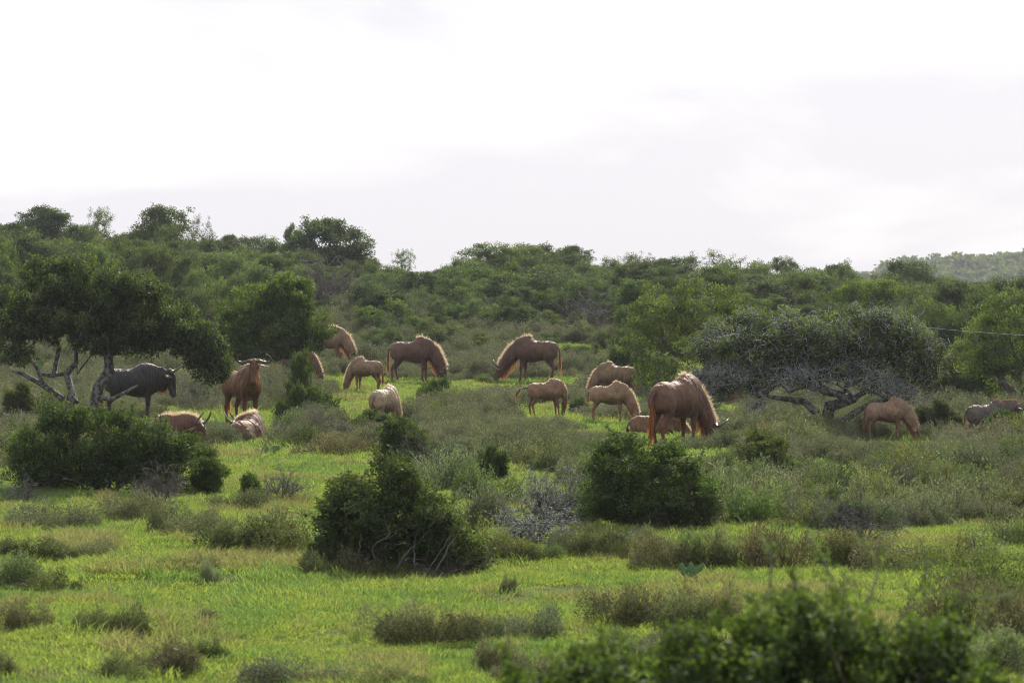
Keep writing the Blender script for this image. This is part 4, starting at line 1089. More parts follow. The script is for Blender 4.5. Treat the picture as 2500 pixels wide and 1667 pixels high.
def slope_tree(kind, px, d, w, h, tint=(1, 1, 1), label=None, rz=None, name=None):
    v = VI[kind]; x, y, z = on_ground(px, d)
    r = empty(name or 'thicket_tree', (x, y, z - .05), rz if rz is not None else rng.uniform(0, 6.28)); r.scale = (w / v['w'], w / v['w'], h / v['h'])
    c = link_mesh('crown', v['crown'], r, v['mat']); c.color = (*tint, 1)
    link_mesh('trunk', v['trunk'], r, M_BARK if 'airy' not in kind else M_TWIG)
    setp(r, label, 'tree')
    AUTO.append(dict(o=r, px=px, py=z_to_row(z + h, d), d=d, kind=kind, tint=tint, w=w, h=h, lab=label))
    return r
def sky_tree(kind, px, top, wpx, d, tint=(1, 1, 1), label=None):
    z0 = on_ground(px, d)[2]; h = row_to_z(top, d) - z0
    return slope_tree(kind, px, d, wpx * d / F, max(h, 1.0), tint, label)
G0, G1, G2, G3 = (.92, .98, 1.0), (1.12, 1.2, .95), (1.15, 1.25, 1.1), (.72, .80, .82)
sky_tree('dome', 105, 497, 215, 165, G3, 'big dark domed tree on the skyline at the far left')
sky_tree('dome2', -15, 540, 130, 160, G3, 'dark tree cut by the left edge on the skyline')
sky_tree('airy2', 245, 505, 120, 172, G2, 'light green airy tree between the two big dark skyline trees')
sky_tree('dome2', 385, 493, 235, 160, G0, 'largest dark tree on the left skyline with a ragged top')
sky_tree('airy', 485, 522, 100, 168, (.9, .9, .9), 'thin-leaved tree leaning out right of the largest left skyline tree')
sky_tree('dome', 560, 568, 130, 172, G0)
sky_tree('mound', 640, 580, 160, 170, G0); sky_tree('dome2', 620, 570, 120, 176, G0)
sky_tree('dome', 800, 524, 235, 156, G0, 'tall dark domed tree behind the leafless thicket on the skyline')
sky_tree('tall', 715, 545, 80, 160, G0); sky_tree('mound', 893, 640, 90, 150, G0)
sky_tree('airy2', 985, 606, 90, 165, (1, 1.2, .8), 'small open tree with bare stems left of the skyline gap')
sky_tree('mound', 950, 650, 150, 155, G0); sky_tree('dome', 1085, 652, 110, 165, G3); sky_tree('mound', 1110, 630, 90, 172, G0)
sky_tree('flat', 1200, 592, 160, 162, G1, 'flat-topped green tree just right of the skyline gap')
sky_tree('dome2', 1290, 586, 190, 170, G0); sky_tree('dome', 1395, 594, 165, 164, G0, 'dark rounded skyline tree above the dark mid-slope trees')
sky_tree('mound', 1475, 632, 120, 160, G0); sky_tree('airy', 1545, 612, 150, 170, (.9, .95, .85)); sky_tree('dome', 1620, 625, 130, 165, G3)
sky_tree('airy', 1735, 606, 190, 162, (1, 1.1, .8), 'open-crowned skyline tree above the yellow-green bushy tree')
sky_tree('dome2', 1660, 618, 120, 168, G0); sky_tree('mound', 1840, 640, 140, 165, G0); sky_tree('flat', 1912, 626, 90, 170, G3); sky_tree('mound2', 1965, 640, 150, 168, G0)
sky_tree('dome', 2040, 640, 150, 170, G0); sky_tree('mound', 2065, 640, 100, 166, G0)
sky_tree('dome2', 2215, 628, 220, 150, G0, 'broad dark tree in front of the hazy distant hill')
sky_tree('flat', 2130, 680, 215, 112, (1.15, 1.25, .7), 'tree with a bright sunlit flat top above the lichen-crusted tree')
sky_tree('dome', 2330, 676, 190, 118, G0, 'dark leafy tree in the right row, left of the corner one'); sky_tree('dome2', 2455, 664, 190, 112, G0, 'dark leafy tree in the right row reaching the right edge')
sky_tree('mound2', 1260, 655, 260, 128, G0, 'broad dark mid-slope tree above the two facing grazers'); sky_tree('dome2', 1350, 640, 200, 134, G0)
sky_tree('mound2', 905, 680, 220, 124, G3, 'row of dark foliage behind the gap between the grazers and the round-crowned tree'); sky_tree('mound', 1130, 700, 120, 125, G0)
sky_tree('flat', 375, 600, 110, 120, (.9, .9, .9), 'small grey-green umbrella tree just behind the flat-topped tree'); sky_tree('mound', 15, 590, 110, 118, G1)
sky_tree('mound', 560, 620, 160, 130, G0); sky_tree('dome', 1760, 665, 120, 138, G0); sky_tree('tall', 1890, 715, 100, 118, G1)
sky_tree('mound2', 1990, 700, 190, 122, G0); sky_tree('mound', 1870, 680, 190, 134, G0); sky_tree('mound2', 2420, 690, 220, 104, G0)
sky_tree('airy', 2260, 700, 160, 126, G1); sky_tree('mound', 2380, 800, 190, 92, G1); sky_tree('mound2', 2480, 780, 180, 90, G0)
FEET2 = [(815, 925, 70), (1010, 946, 100), (1300, 946, 90)]
def slope_bush(px, base, wpx, hpx, kind, tint):
    x, d, z = ground_at(px, base)
    slope_tree(kind, px, d, wpx * d / F, hpx * d / F, tint, name='slope_bush')
for a_ in [(845, 800, 90, 42, 'mound2', G3), (925, 812, 120, 48, 'mound2', G0), (1000, 818, 110, 46, 'mound', G1), (1070, 800, 70, 36, 'mound', G0), (1130, 838, 110, 44, 'mound', G1), (1185, 815, 120, 62, 'mound2', G3), (1255, 812, 130, 66, 'dome', G3), (1340, 800, 90, 44, 'mound', G1),
           (1100, 862, 100, 40, 'mound', (1.1, 1.0, .7)), (1190, 866, 110, 46, 'mound', (1.15, 1.05, .75)), (1420, 832, 100, 50, 'mound', G1), (1480, 850, 90, 46, 'mound2', G0), (1400, 880, 110, 42, 'mound2', G0), (1460, 900, 90, 40, 'mound', G1), (870, 850, 80, 30, 'mound', G1), (960, 838, 90, 30, 'mound', (1.1, 1.0, .75)),
           (1040, 880, 90, 34, 'mound', G0), (1130, 900, 100, 36, 'mound', G1), (780, 830, 70, 34, 'mound2', G0), (1330, 838, 120, 30, 'mound', (.8, 1.05, 1.0)), (820, 770, 100, 44, 'mound2', G3), (1010, 770, 130, 50, 'mound2', G3), (1120, 762, 130, 60, 'dome', G3), (1380, 775, 150, 70, 'dome2', G3), (1490, 790, 120, 60, 'mound2', G3),
           (1330, 905, 70, 26, 'mound', G1), (1180, 935, 80, 24, 'mound', G1), (690, 845, 60, 36, 'mound', G1), (40, 850, 110, 40, 'mound2', G0), (120, 835, 100, 34, 'mound', G1)]:
    slope_bush(*a_)
SKYX = [-100, 0, 60, 200, 300, 360, 450, 520, 600, 680, 740, 860, 920, 1000, 1040, 1100, 1160, 1280, 1400, 1480, 1560, 1650, 1740, 1850, 2000, 2130, 2300, 2500, 2650]
SKYY = [540, 520, 500, 520, 520, 500, 520, 560, 585, 590, 540, 570, 620, 640, 655, 640, 600, 600, 605, 630, 622, 625, 615, 640, 650, 650, 670, 672, 672]
placed = []
for t_ in range(9000):
    d = math.sqrt(rng.uniform(104 ** 2, 182 ** 2)); px = rng.uniform(-60, 2560)
    x, y, z = on_ground(px, d)
    cl = vnoise(x * .13 + 9, y * .09 + 2)
    if 700 < px < 1560 and (d < 101 or (d < 136 and cl < .30)): continue
    if any(abs(px - fx) < fw_ and abs(d - 17725 / max(60, fr - 759)) < 9 for fx, fr, fw_ in FEET2): continue
    big = rng.random()
    w = rng.uniform(2.2, 4.4) if d > 118 else rng.uniform(1.6, 3.0)
    h = w * rng.uniform(.6, .95); small = False
    top = float(np.interp(px, SKYX, SKYY)) + (rng.uniform(16, 90) if px < 1000 else rng.uniform(0, 60))
    if z_to_row(z + h, d) < top: h = row_to_z(top, d) - z
    if h < .8: continue
    small = d < 136 and 700 < px < 1560
    if small: w *= rng.uniform(.5, .95); h = min(w * rng.uniform(.55, .8), 1.8)
    if any((x - a) ** 2 + ((y - b) * .8) ** 2 < (.36 * (w + c)) ** 2 for a, b, c in placed): continue
    placed.append((x, y, w))
    kind = rng.choice(['mound', 'mound2', 'dome', 'dome2', 'flat', 'tall', 'airy', 'airy2'], p=[.27, .25, .15, .14, .1, .02, .04, .03])
    br = rng.uniform(.7, 1.3); tint = (br * rng.uniform(.85, 1.05), br, br * rng.uniform(.8, 1.2))
    if small: kind = rng.choice(['mound', 'mound2', 'dome', 'airy'])
    slope_tree(kind, px, d, w, max(h, .4), tint, name='slope_bush' if small or w < 2.0 else None)
    if len(placed) >= 390: break
print('thicket trees', len(AUTO))

# hillside wood far away
g_ = std_tree('far', 90, mound_l, [(0, 0, 0), (0, 0, .5)], 26, 16, .55, .55, .22, .1, mainpts=4)
gfar = [g_[0]]
gfar[0].materials.append(M_MID)
n = 5200; hx_ = rng.uniform(60, 520, n); hy_ = rng.uniform(700, 1010, n)
k_ = vnoise(hx_ * .03, hy_ * .03) + rng.normal(size=n) * .12 > .36
hx_, hy_ = hx_[k_], hy_[k_]; n = len(hx_)
s_ = rng.uniform(.7, 1.7, n) * (1 + (rng.random(n) < .12) * .5)
o = scatter('hillside_wood', gfar, np.stack([hx_, hy_, hill_h(hx_, hy_) - .3], 1), rng.uniform(0, 6.28, n), s_, np.zeros(n))
setp(o, 'distant scrubby wood covering the hazy hill at the right horizon', 'wood')

# ------------------------------------------------------------------ heath bushes
H = {}
tall = .5
for i, (nm, n, L_, W_, wild, splay, w_, h_) in enumerate([('soft', 6200, .028, .0088, .08, .9, 1.0, .5), ('wiry', 5200, .040, .0062, .12, .8, 1.0, .5), ('tuft', 3400, .070, .0050, .15, .5, .8, .5),
                                                  ('soft2', 6200, .028, .0088, .10, 1.0, 1.0, .5), ('wiry2', 5200, .038, .0064, .14, .9, 1.0, .45), ('leafy', 4600, .026, .0105, .10, 1.0, 1.0, .5)]):
    a, b_ = heath_mesh(nm, w_, h_, n, L_, W_, 200 + i, wild, splay); H[nm] = (a, b_, w_, h_)
HC = {'grey': ((1.02, 1.08, 1.05), M_HEATH, ['soft', 'soft2'], 'grey-green'), 'brown': ((.98, .97, .82), M_HEATH, ['wiry', 'wiry2', 'soft2'], 'brownish'), 'olive': ((.88, 1.02, .66), M_HEATH, ['soft', 'wiry', 'tuft'], 'olive'),
      'yellow': ((1.1, 1.2, .62), M_HEATH, ['tuft', 'leafy'], 'yellow-green'), 'green': ((.72, .92, .5), M_HEATH, ['leafy', 'tuft'], 'fresh green'), 'pale': ((1.3, 1.4, 1.3), M_HEATH, ['soft', 'soft2'], 'pale grey')}
HLIST = []
FEET = [(335, 1030, 110), (600, 1036, 60), (590, 1096, 60), (890, 955, 50), (1020, 946, 90), (1290, 946, 80), (940, 1036, 50), (1335, 1020, 60), (1500, 990, 50), (1490, 1056, 55), (1665, 1108, 95), (2180, 1082, 75), (1790, 1004, 26), (815, 925, 50)]
def low_before(px, d, w, h):
    base = z_to_row(on_ground(px, d)[2], d); wp = w * F / d * .5
    for fx, fr, fw_ in FEET:
        if abs(px - fx) < fw_ + wp and base > fr - 4:
            h = min(h, max(0.0, (base - (fr - 9)) * d / F))
    return h
def heath(px, d, w, h, kind, mesh=None):
    col, mat, ms_, word = HC[kind]
    h = low_before(px, d, w, h)
    if h < .10: return None
    nm = mesh or ms_[rng.integers(len(ms_))]; a, b_, w0, h0 = H[nm]
    x, y, z = on_ground(px, d)
    r = empty('heath_bush', (x, y, z - .02), rng.uniform(0, 6.28)); r.scale = (w / w0, w / w0, h / h0)
    v = rng.uniform(.92, 1.08, 3) * rng.uniform(.68, 1.28) * (1.2 if d > 96 else 1)
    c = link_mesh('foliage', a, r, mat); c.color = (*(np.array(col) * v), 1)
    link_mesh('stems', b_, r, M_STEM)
    setp(r, None, 'bush', 'low heath bushes')
    HLIST.append(dict(o=r, px=px, py=z_to_row(z, d), d=d, word=word, w=w, h=h, x=x, y=y))
    return r
def hp(px, base, wpx, hpx, kind, mesh=None):
    x, d, z = ground_at(px, base); heath(px, d, 1.18 * wpx * d / F, 1.1 * hpx * d / F, kind, mesh)
for a in [(120, 1290, 160, 75, 'grey'), (90, 1360, 160, 55, 'olive'), (210, 1362, 150, 50, 'brown'), (420, 1300, 120, 85, 'brown'), (490, 1310, 130, 80, 'brown'), (560, 1340, 170, 80, 'olive'), (690, 1348, 190, 95, 'olive'),
          (330, 1272, 140, 75, 'brown'), (465, 1392, 90, 48, 'brown'), (513, 1428, 46, 62, 'pale', 'tuft'), (35, 1440, 150, 95, 'olive'), (120, 1455, 120, 60, 'green'), (40, 1540, 120, 85, 'brown'), (230, 1545, 100, 60, 'olive'), (300, 1548, 120, 80, 'olive'),
          (512, 1518, 70, 36, 'brown', 'tuft'), (980, 1560, 150, 110, 'brown'), (1060, 1572, 170, 95, 'brown'), (1150, 1565, 130, 70, 'brown'), (1310, 1560, 140, 90, 'grey'), (1240, 1452, 36, 46, 'pale', 'tuft'), (300, 1665, 130, 70, 'olive'), (400, 1655, 170, 90, 'brown', 'tuft'),
          (500, 1620, 80, 60, 'green'), (690, 1675, 210, 70, 'grey'), (1230, 1650, 110, 100, 'brown', 'tuft'), (1310, 1672, 160, 80, 'brown'), (930, 1680, 160, 60, 'olive'), (0, 1650, 60, 70, 'brown'), (1540, 1525, 170, 95, 'brown'), (1640, 1530, 170, 105, 'brown'), (1740, 1520, 140, 100, 'brown'),
          (1520, 1590, 110, 62, 'pale'), (1620, 1600, 150, 66, 'pale'), (1450, 1620, 90, 50, 'grey'), (1610, 1385, 130, 85, 'brown'), (1720, 1385, 120, 100, 'olive', 'tuft'), (1820, 1385, 150, 120, 'brown'), (1900, 1390, 150, 120, 'brown'), (1480, 1360, 120, 75, 'olive'), (1560, 1372, 100, 80, 'yellow', 'tuft'),
          (1200, 1360, 110, 90, 'yellow', 'leafy'), (1260, 1365, 90, 55, 'brown'), (1420, 1350, 140, 70, 'brown'), (1345, 1365, 80, 40, 'olive'), (1180, 1290, 130, 110, 'grey'), (1170, 1230, 130, 100, 'olive'), (2050, 1380, 150, 90, 'olive'), (2160, 1390, 170, 90, 'brown'),
          (2320, 1400, 160, 90, 'yellow', 'leafy'), (2440, 1430, 190, 120, 'yellow', 'leafy'), (2380, 1530, 190, 130, 'brown'), (2480, 1560, 160, 150, 'brown'), (2420, 1650, 200, 120, 'grey'), (2490, 1330, 150, 90, 'olive'), (860, 1400, 170, 60, 'brown', 'tuft'), (1090, 1398, 160, 70, 'brown', 'tuft'), (960, 1408, 120, 34, 'green', 'tuft'), (780, 1402, 90, 60, 'olive', 'tuft'),
          (1650, 1290, 150, 100, 'brown'), (1750, 1270, 130, 90, 'grey'), (1720, 1220, 120, 80, 'brown'), (1550, 1340, 150, 60, 'grey'), (1100, 1200, 140, 110, 'grey'), (1050, 1140, 150, 80, 'pale'), (600, 1240, 120, 50, 'olive'), (730, 1100, 140, 60, 'brown'), (830, 1110, 130, 60, 'brown'),
          (1380, 1075, 150, 60, 'brown'), (1290, 1090, 150, 50, 'brown'), (1450, 1100, 130, 60, 'grey'), (1715, 1105, 110, 55, 'grey'), (1780, 1100, 90, 60, 'grey'), (2180, 1110, 140, 40, 'olive'), (2100, 1105, 130, 36, 'green'), (1980, 1110, 120, 40, 'grey')]:
    hp(*a)
# clear ground: sight lines to the animals and the patches of open grass, (px, row, half width, half height)
CLEAR = [(625, 1055, 60, 32), (560, 1105, 80, 22), (1000, 945, 110, 22), (880, 950, 60, 20), (1290, 945, 90, 14), (1340, 1020, 75, 22), (1490, 1045, 70, 20), (1670, 1110, 110, 22), (2180, 1085, 85, 14), (2420, 1082, 70, 12), (330, 1040, 120, 16), (1510, 985, 60, 14),
         (1270, 1118, 120, 16), (720, 1160, 130, 16), (690, 1215, 60, 30), (850, 930, 120, 14), (500, 915, 70, 18), (1720, 1140, 90, 18), (1330, 1000, 60, 10), (2000, 1170, 90, 16), (1950, 1260, 80, 14), (2240, 1240, 120, 12), (960, 1150, 60, 20), (1740, 1010, 90, 22), (2050, 1145, 60, 14), (2350, 1200, 120, 18), (60, 905, 80, 20), (420, 1010, 40, 12), (1560, 1060, 50, 12), (820, 1150, 60, 16)]
def blocked(px, py, w=0):
    for a, b_, c, e in CLEAR:
        if ((px - a) / (c + w)) ** 2 + ((py - b_) / e) ** 2 < 1: return True
    return False
pts_ = [(h_['x'], h_['y'], h_['w']) for h_ in HLIST]
cand = []
for t_ in range(42000):
    d = math.sqrt(rng.uniform(30 ** 2, 136 ** 2)); px = rng.uniform(-60, 2560); x, y, z = on_ground(px, d); py = z_to_row(z, d)
    if py > 1285 and not (px > 1950 and py < 1420): continue
    if py > 1225 and px < 700: continue
    w = rng.uniform(.5, 1.25) * (1 + .25 * (d > 70))
    if blocked(px, py, w * F / d * .45) or low_before(px, d, w, .3) < .10: continue
    if vnoise(x * .28 + 4, y * .16) < (.52 if d > 98 and 700 < px < 1450 else .385): continue
    if any((x - a) ** 2 + (y - b_) ** 2 < (.25 * (w + c)) ** 2 for a, b_, c in pts_): continue
    pts_.append((x, y, w)); cand.append((px, d, w, x, y))
cand.sort(key=lambda c: -c[2] / c[1])
def kind_for(x, y):
    v = vnoise(x * .22 + 31, y * .15 + 7) + rng.normal() * .16
    if y > 96: v = .3 + .7 * v
    return 'brown' if v < .30 else 'olive' if v < .46 else 'grey' if v < .66 else 'green' if v < .76 else 'yellow' if v < .88 else 'pale'
NIND = 300 - len(HLIST)
for px, d, w, x, y in cand[:NIND]:
    k_ = kind_for(x, y); heath(px, d, w, w * rng.uniform(.40, .62), k_)
rest = cand[NIND:]
print('heath', len(HLIST), 'rest', len(rest))
kn = list(HC)
src_m, src_c = [], []
for k_ in kn:
    me = H[HC[k_][2][0]][0].copy(); me.materials.clear(); me.materials.append(M_HEATH); src_m.append(me); src_c.append((*HC[k_][0], 1))
if rest:
    P = np.array([(x, y, float(terrain(x, y)) - .02) for _, _, w, x, y in rest]); ws = np.array([c[2] for c in rest])
    idx = [kn.index(kind_for(x, y)) for _, _, w, x, y in rest]
    o = scatter('heath_undergrowth', src_m, P, rng.uniform(0, 6.28, len(P)), np.stack([ws, ws, np.array([min(c[2] * rng.uniform(.8, 1.25), 2.0 * low_before(c[0], c[1], c[2], 9.0)) for c in rest])], 1), idx, cols=src_c)
    setp(o, 'low grey-green and olive heath filling the slope between the bushes', 'undergrowth')

# ------------------------------------------------------------------ grass
gms = []
for i, (nb, r_, h_, wd) in enumerate([(70, .13, .042, .0030), (74, .14, .058, .0030), (46, .12, .085, .0030), (66, .13, .036, .0036), (34, .08, .15, .0032), (74, .16, .05, .0028)]):
    me = grass_mesh('grass_tuft', nb, r_, h_, wd, 300 + i); gms.append(me)
def gmat(nm, k, tr=.45):
    return leaf_mat(nm, tuple(np.array((.095, .122, .040)) * k), tuple(np.array((.150, .190, .062)) * k), tuple(np.array((.22, .26, .098)) * k), trans=tr, gloss=.015, use_objcol=False, tr_col=(1.95, 2.15, 1.1))
mats_g = [gmat('grass_fresh', np.array((1, 1, 1))), gmat('grass_deep', np.array((.72, .86, .9))), gmat('grass_dry', np.array((1.1, .82, 1.35))), gmat('grass_lime', np.array((1.2, 1.12, .9)))]
for i, me in enumerate(gms): me.materials.append(mats_g[[0, 1, 0, 3, 2, 3][i]])
def sow(name, n, d0, d1, smin, smax, label):
    d = np.sqrt(rng.uniform(d0 ** 2, d1 ** 2, n)); px = rng.uniform(-60, 2560, n); x = (px - 1250) / F * d; y = d
    z = terrain(x, y)
    v = vnoise(x * .9 + 13, y * .55 + 3) * .6 + vnoise(x * 2.7, y * 1.7 + 5) * .4
    q = v + rng.normal(size=n) * .14
    idx = np.select([q < .30, q < .42, q < .62, q < .85], [1, 5, 0, 3], 2)
    idx = np.where(rng.random(n) < .02, 4, idx)
    patch = vnoise(x * 1.1 + 40, y * .8 + 11)
    idx = np.where((patch > .80) & (rng.random(n) < .5), 4, idx)
    s = rng.uniform(smin, smax, n) * (.75 + .7 * vnoise(x * .7, y * .5 + 20)); s = np.where(idx == 4, s * .7, s)
    tilt = rng.normal(size=(n, 2)) * .12
    thin = (vnoise(x * 1.5 + 7, y * 1.0 + 50) < .20) & (rng.random(n) < .7)      # worn, browsed-down spots
    x, y, z, s, idx, tilt = [q_[~thin] for q_ in (x, y, z, s, idx, tilt)]; n = len(x)
    o = scatter(name, gms, np.stack([x, y, z], 1), rng.uniform(0, 6.28, n), s, idx, tilt)
    setp(o, label, 'grass')
sow('grass_lawn', 36000, 17.5, 46, .8, 1.35, 'bright short green grass of the lawn in the foreground')
sow('grass_slope', 52000, 44, 142, 1.2, 2.4, 'grass growing between the bushes where the herd grazes')
# ------------------------------------------------------------------ the herd
def W_(label, px, d, yaw, dz=0.0, **k):
    x, y, z = on_ground(px, d)
    return wildebeest(label, x, y, z + dz, yaw, **k)
BR, RED, TAN, CREAM = (.205, .105, .064), (.255, .110, .048), (.36, .225, .14), (.52, .38, .26)
W_('dark slate-grey wildebeest standing in side view behind the flat-topped tree', 328, 66, 4, neck='bull', neck_k=1.3, coat=(.048, .042, .048), mane_c=(.16, .15, .16), hair_c=(.42, .30, .26), facedark=1.0, stripe=1.0, build=1.12, size=.95, headk=1.12, horns='steep', beard=1.3, mane_len=.5)
W_('reddish-brown horned wildebeest standing and facing the camera', 594, 63.5, -58, neck='up', turn=-20, head_turn=-14, coat=RED, hair_c=(1.4, 1.2, 1.0), stripe=.25, facedark=.35, size=.98, build=1.04, mane_len=.9, beard=1.15)
W_('left resting wildebeest with spiky blond mane and upright horns, behind the broad bush', 378, 53, -14, dz=-.15, neck='rest', turn=-6, coat=BR, lie=True, horns='steep', mane_len=1.15, size=.95, facedark=1.0)
W_('right resting wildebeest lying with its back to the camera, head turned left', 606, 55, 72, dz=-.15, neck='side', turn=82, head_turn=14, coat=BR, lie=True, horns='steep', mane_len=1.1, size=.95, stripe=.9)
W_('pale brown adult grazing behind the calf at the right of the round-crowned tree', 800, 101, -6, neck='graze', coat=TAN, size=1.0, horns='adult', mane_len=1.25, stripe=.3)
W_('wildebeest with only its orange mane, ear and horn showing behind the slim green bush', 722, 92, -12, neck='graze', coat=BR, size=.9, horns='young', mane_len=1.0)
W_('young wildebeest grazing leftwards in rear view, left of the dark brown grazer', 893, 88, 152, neck='graze', coat=TAN, size=.78, horns=None, mane_len=.9, headk=1.0, stripe=.3, stride=(0, .05, -.05, .1), beard=.7)
W_('dark brown adult grazing rightwards with a glowing blond mane', 1010, 93, -4, neck='graze', coat=(.165, .080, .056), size=1.06, horns='adult', mane_len=1.35, stride=(.05, -.05, .08, -.08), beard=1.1)
W_('dark brown adult grazing leftwards, facing the other dark grazer', 1305, 93, 166, neck='graze_far', coat=(.165, .080, .056), size=1.08, horns='adult', mane_len=1.3, stride=(.1, -.02, .02, .12), beard=1.2)
W_('cream-coloured hunched calf seen from behind among bushes', 940, 61.5, 62, neck='graze', coat=CREAM, mane_c=(1.1, 1.05, 1.0), size=.68, horns=None, build=1.22, mane_len=1.2, stripe=0, beard=0)
W_('calf standing rightwards with its tail swung out and head hidden', 1335, 68.5, 12, neck='low', turn=75, head_turn=30, coat=(.35, .20, .125), size=.66, horns=None, mane_len=.8, tail_out=.8, stripe=.1, legk=1.08, build=1.05, tail_len=.6, stride=(.05, .12, 0, .12), beard=.6)
W_('pale calf bending leftwards behind the calf whose nose touches the grass', 1502, 79, 168, neck='graze', coat=TAN, size=.80, horns=None, mane_len=1.0, stripe=.2, stride=(0, 0, .2, .0), legk=1.0, tail_len=.9, beard=.4)
W_('calf grazing rightwards with its nose at the grass beside a resting one', 1490, 63, -10, neck='graze', coat=(.40, .25, .155), size=.64, horns=None, mane_len=1.1, legk=1.15, headk=.95, stripe=.1, stride=(0, .06, -.03, .08), tail_len=.5, beard=.5)
W_('reddish wildebeest lying flat behind the legs of the largest wildebeest', 1600, 57.5, 8, neck='low', coat=(.27, .13, .075), size=.72, horns=None, lie=True, mane_len=1.0, stripe=0)
W_('largest wildebeest, brown, seen from behind grazing to the right with long reddish tail', 1655, 52.5, 50, neck='graze', turn=-22, head_turn=-12, coat=(.205, .100, .066), size=.98, horns='adult', mane_len=1.2, build=1.12, stripe=.5, hair_c=(1.15, 1.0, .85), stride=(.04, -.03, .08, -.06), tail_len=1.25)
W_('small grey calf rump showing behind the head of the largest wildebeest', 1728, 84, 70, neck='graze', coat=(.23, .19, .18), size=.62, horns=None, mane_len=.9, stripe=0, mane_c=(.5, .35, .28))
W_('small orange calf head-on with lowered head, under the lichen-crusted tree', 1790, 76, -84, neck='graze', coat=(.36, .17, .10), size=.55, horns=None, mane_len=.8, stripe=0, beard=.4, facedark=.1)
W_('pale calf grazing right of the lichen-crusted tree with a bright fringe of mane', 2168, 56, -4, neck='graze', coat=(.38, .24, .165), size=.59, horns=None, mane_len=1.25, stripe=.15, build=1.08, legk=1.0, tail_len=.9, beard=.6)
W_('greyish wildebeest at the right edge with a dark brown mane', 2415, 56, 6, neck='level', turn=10, head_turn=0, coat=(.16, .125, .115), mane_c=(.34, .22, .17), size=.62, horns='young', stripe=.4, mane_len=1.0, build=1.0)
LANDMARKS += [('the dark slate-grey wildebeest', 340, 1035), ('the horned wildebeest facing the camera', 600, 1035), ('the right resting wildebeest', 580, 1095), ('the young rear-view grazer', 890, 950), ('the dark grazer facing right', 1020, 945), ('the dark grazer facing left', 1290, 945),
              ('the cream hunched calf', 940, 1035), ('the calf with swung tail', 1340, 1015), ('the nose-down calf', 1490, 1050), ('the largest wildebeest', 1670, 1100), ('the pale calf by the lichen tree', 2180, 1085), ('the greyish wildebeest', 2420, 1075)]

# ------------------------------------------------------------------ labels that tell the repeated plants apart
def where(px, py, marks):
    n, lx, ly = min(marks, key=lambda m: ((px - m[1]) / 1.0) ** 2 + ((py - m[2]) * 1.6) ** 2)
    dx, dy = px - lx, py - ly
    if abs(dy) * 1.6 > abs(dx): return ('below' if dy > 0 else 'behind') + ' ' + n
    return ('right of ' if dx > 0 else 'left of ') + n
def finish(items, noun, limit=16):
    groups = {}
    for it in items: groups.setdefault(it['base'], []).append(it)
    od = ['first', 'second', 'third', 'fourth', 'fifth', 'sixth', 'seventh', 'eighth', 'ninth', 'tenth', 'eleventh', 'twelfth', 'thirteenth', 'fourteenth', 'fifteenth']
    for b_, L_ in groups.items():
        L_.sort(key=lambda i: i['px'])
        for k, it in enumerate(L_):
            lab = b_
            if len(L_) == 2: lab = b_ + ', the ' + ('left' if k == 0 else 'right') + ' one'
            elif len(L_) > 2: lab = b_ + ', ' + (od[k] if k < len(od) else 'last') + ' from left'
            if len(lab.split()) > 16: lab = lab.replace('heath bush', 'bush').replace(' from left', '')
            if len(lab.split()) > 16: lab = lab.replace('the ', '')
            it['o']['label'] = lab
for h_ in HLIST:
    sz = 'large ' if h_['w'] > 1.0 else 'small ' if h_['w'] < .55 else ''
    h_['base'] = sz + h_['word'] + ' heath bush ' + where(h_['px'], h_['py'], LANDMARKS)
finish(HLIST, 'heath')
SKYM = [('the wide flat-topped tree', 285, 640), ('the round-crowned tree', 668, 650), ('the leafless skyline thicket', 775, 570), ('the skyline gap', 1050, 640), ('the dark mid-slope trees', 1300, 680), ('the yellow-green bushy tree', 1650, 690),
        ('the lichen-crusted tree', 2000, 750), ('the distant hill', 2350, 620), ('the dark tree at the right edge', 2460, 760), ('the facing grazers', 1160, 830)]
for t_ in AUTO:
    if t_['lab']: continue
    k = t_['kind']; tone = 'dark' if t_['tint'][1] < .92 else 'bright' if t_['tint'][1] > 1.12 else 'mid-green'
    form = 'thin-crowned' if 'airy' in k else 'flat-topped' if k == 'flat' else 'upright' if k == 'tall' else 'low rounded' if 'mound' in k else 'domed'
    t_['base'] = tone + ' ' + form + ' tree ' + where(t_['px'], t_['py'], SKYM).replace('below', 'lower than')
    t_['o']['group'] = 'trees of the thicket on the slope'
finish([t_ for t_ in AUTO if not t_['lab']], 'tree')
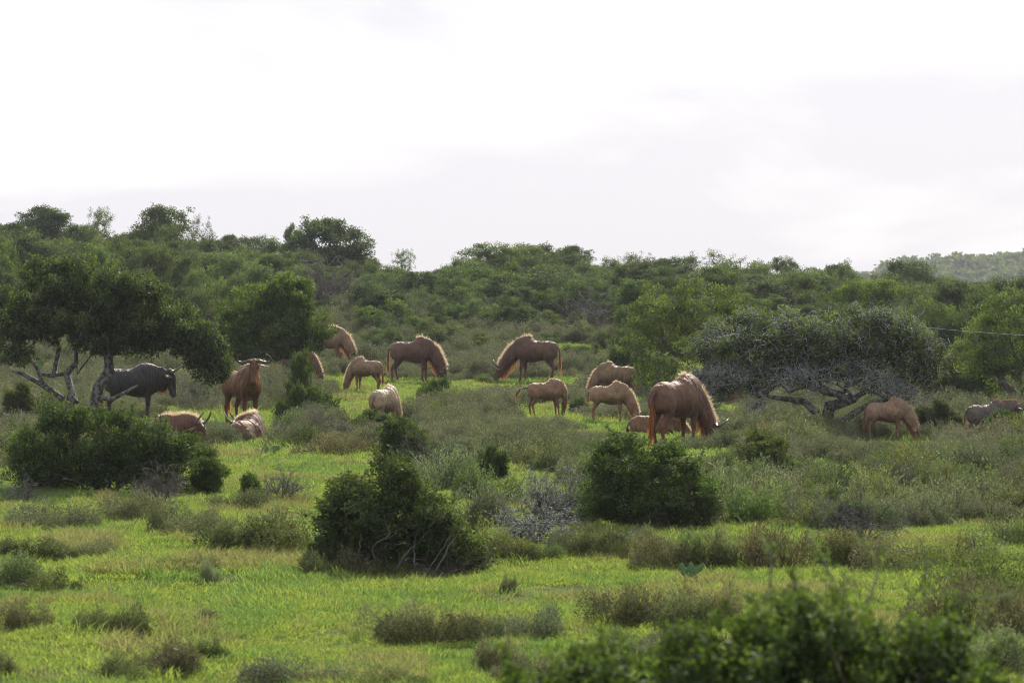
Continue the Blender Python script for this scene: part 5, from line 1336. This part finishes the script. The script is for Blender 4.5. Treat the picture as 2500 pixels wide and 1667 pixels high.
# ------------------------------------------------------------------ the same country going on past both edges of the view
wr = np.random.default_rng(77)
def wing(n, d0, d1, a=60, b=1150):
    d = np.sqrt(wr.uniform(d0 ** 2, d1 ** 2, n)); px = np.where(wr.random(n) < .5, wr.uniform(-b, -a, n), wr.uniform(2500 + a, 2500 + b, n))
    x = (px - 1250) / F * d
    return x, d
def wing_grass(name, n, d0, d1, lo, hi, label):
    x, y = wing(n, d0, d1)
    v = vnoise(x * .9 + 13, y * .55 + 3) + wr.normal(size=n) * .14
    idx = np.select([v < .30, v < .42, v < .62, v < .88], [1, 5, 0, 3], 2)
    o = scatter(name, gms, np.stack([x, y, terrain(x, y)], 1), wr.uniform(0, 6.28, n), wr.uniform(lo, hi, n), idx, wr.normal(size=(n, 2)) * .12)
    setp(o, label, 'grass')
wing_grass('grass_edge', 26000, 14, 46, .8, 1.3, 'short green grass going on past both edges of the lawn')
wing_grass('grass_far_edge', 34000, 46, 145, 1.3, 2.6, 'rough grass going on past both edges of the slope')
x, y = wing(1900, 26, 138); k_ = vnoise(x * .28 + 4, y * .16) > .40; x, y = x[k_], y[k_]; n = len(x); w_ = wr.uniform(.5, 1.3, n)
o = scatter('heath_edge', src_m, np.stack([x, y, terrain(x, y) - .02], 1), wr.uniform(0, 6.28, n), np.stack([w_, w_, w_ * wr.uniform(.8, 1.2, n)], 1), wr.integers(0, len(src_m), n), cols=src_c)
setp(o, 'heath scrub going on past both edges of the slope', 'undergrowth')
x, y = wing(1500, 84, 184, 120, 1300); keep_ = []
for i in range(len(x)):
    if all((x[i] - x[j]) ** 2 + (y[i] - y[j]) ** 2 < 0 or (x[i] - x[j]) ** 2 + (y[i] - y[j]) ** 2 > 4.4 for j in keep_): keep_.append(i)
x, y = x[keep_], y[keep_]; n = len(x)
o = scatter('thicket_edge', [VI[k]['crown'] for k in ('dome', 'dome2', 'mound', 'mound2', 'flat')], np.stack([x, y, terrain(x, y) - .1], 1), wr.uniform(0, 6.28, n), wr.uniform(.45, .85, n), wr.integers(0, 5, n))
setp(o, 'thicket going on past both edges of the slope', 'wood')
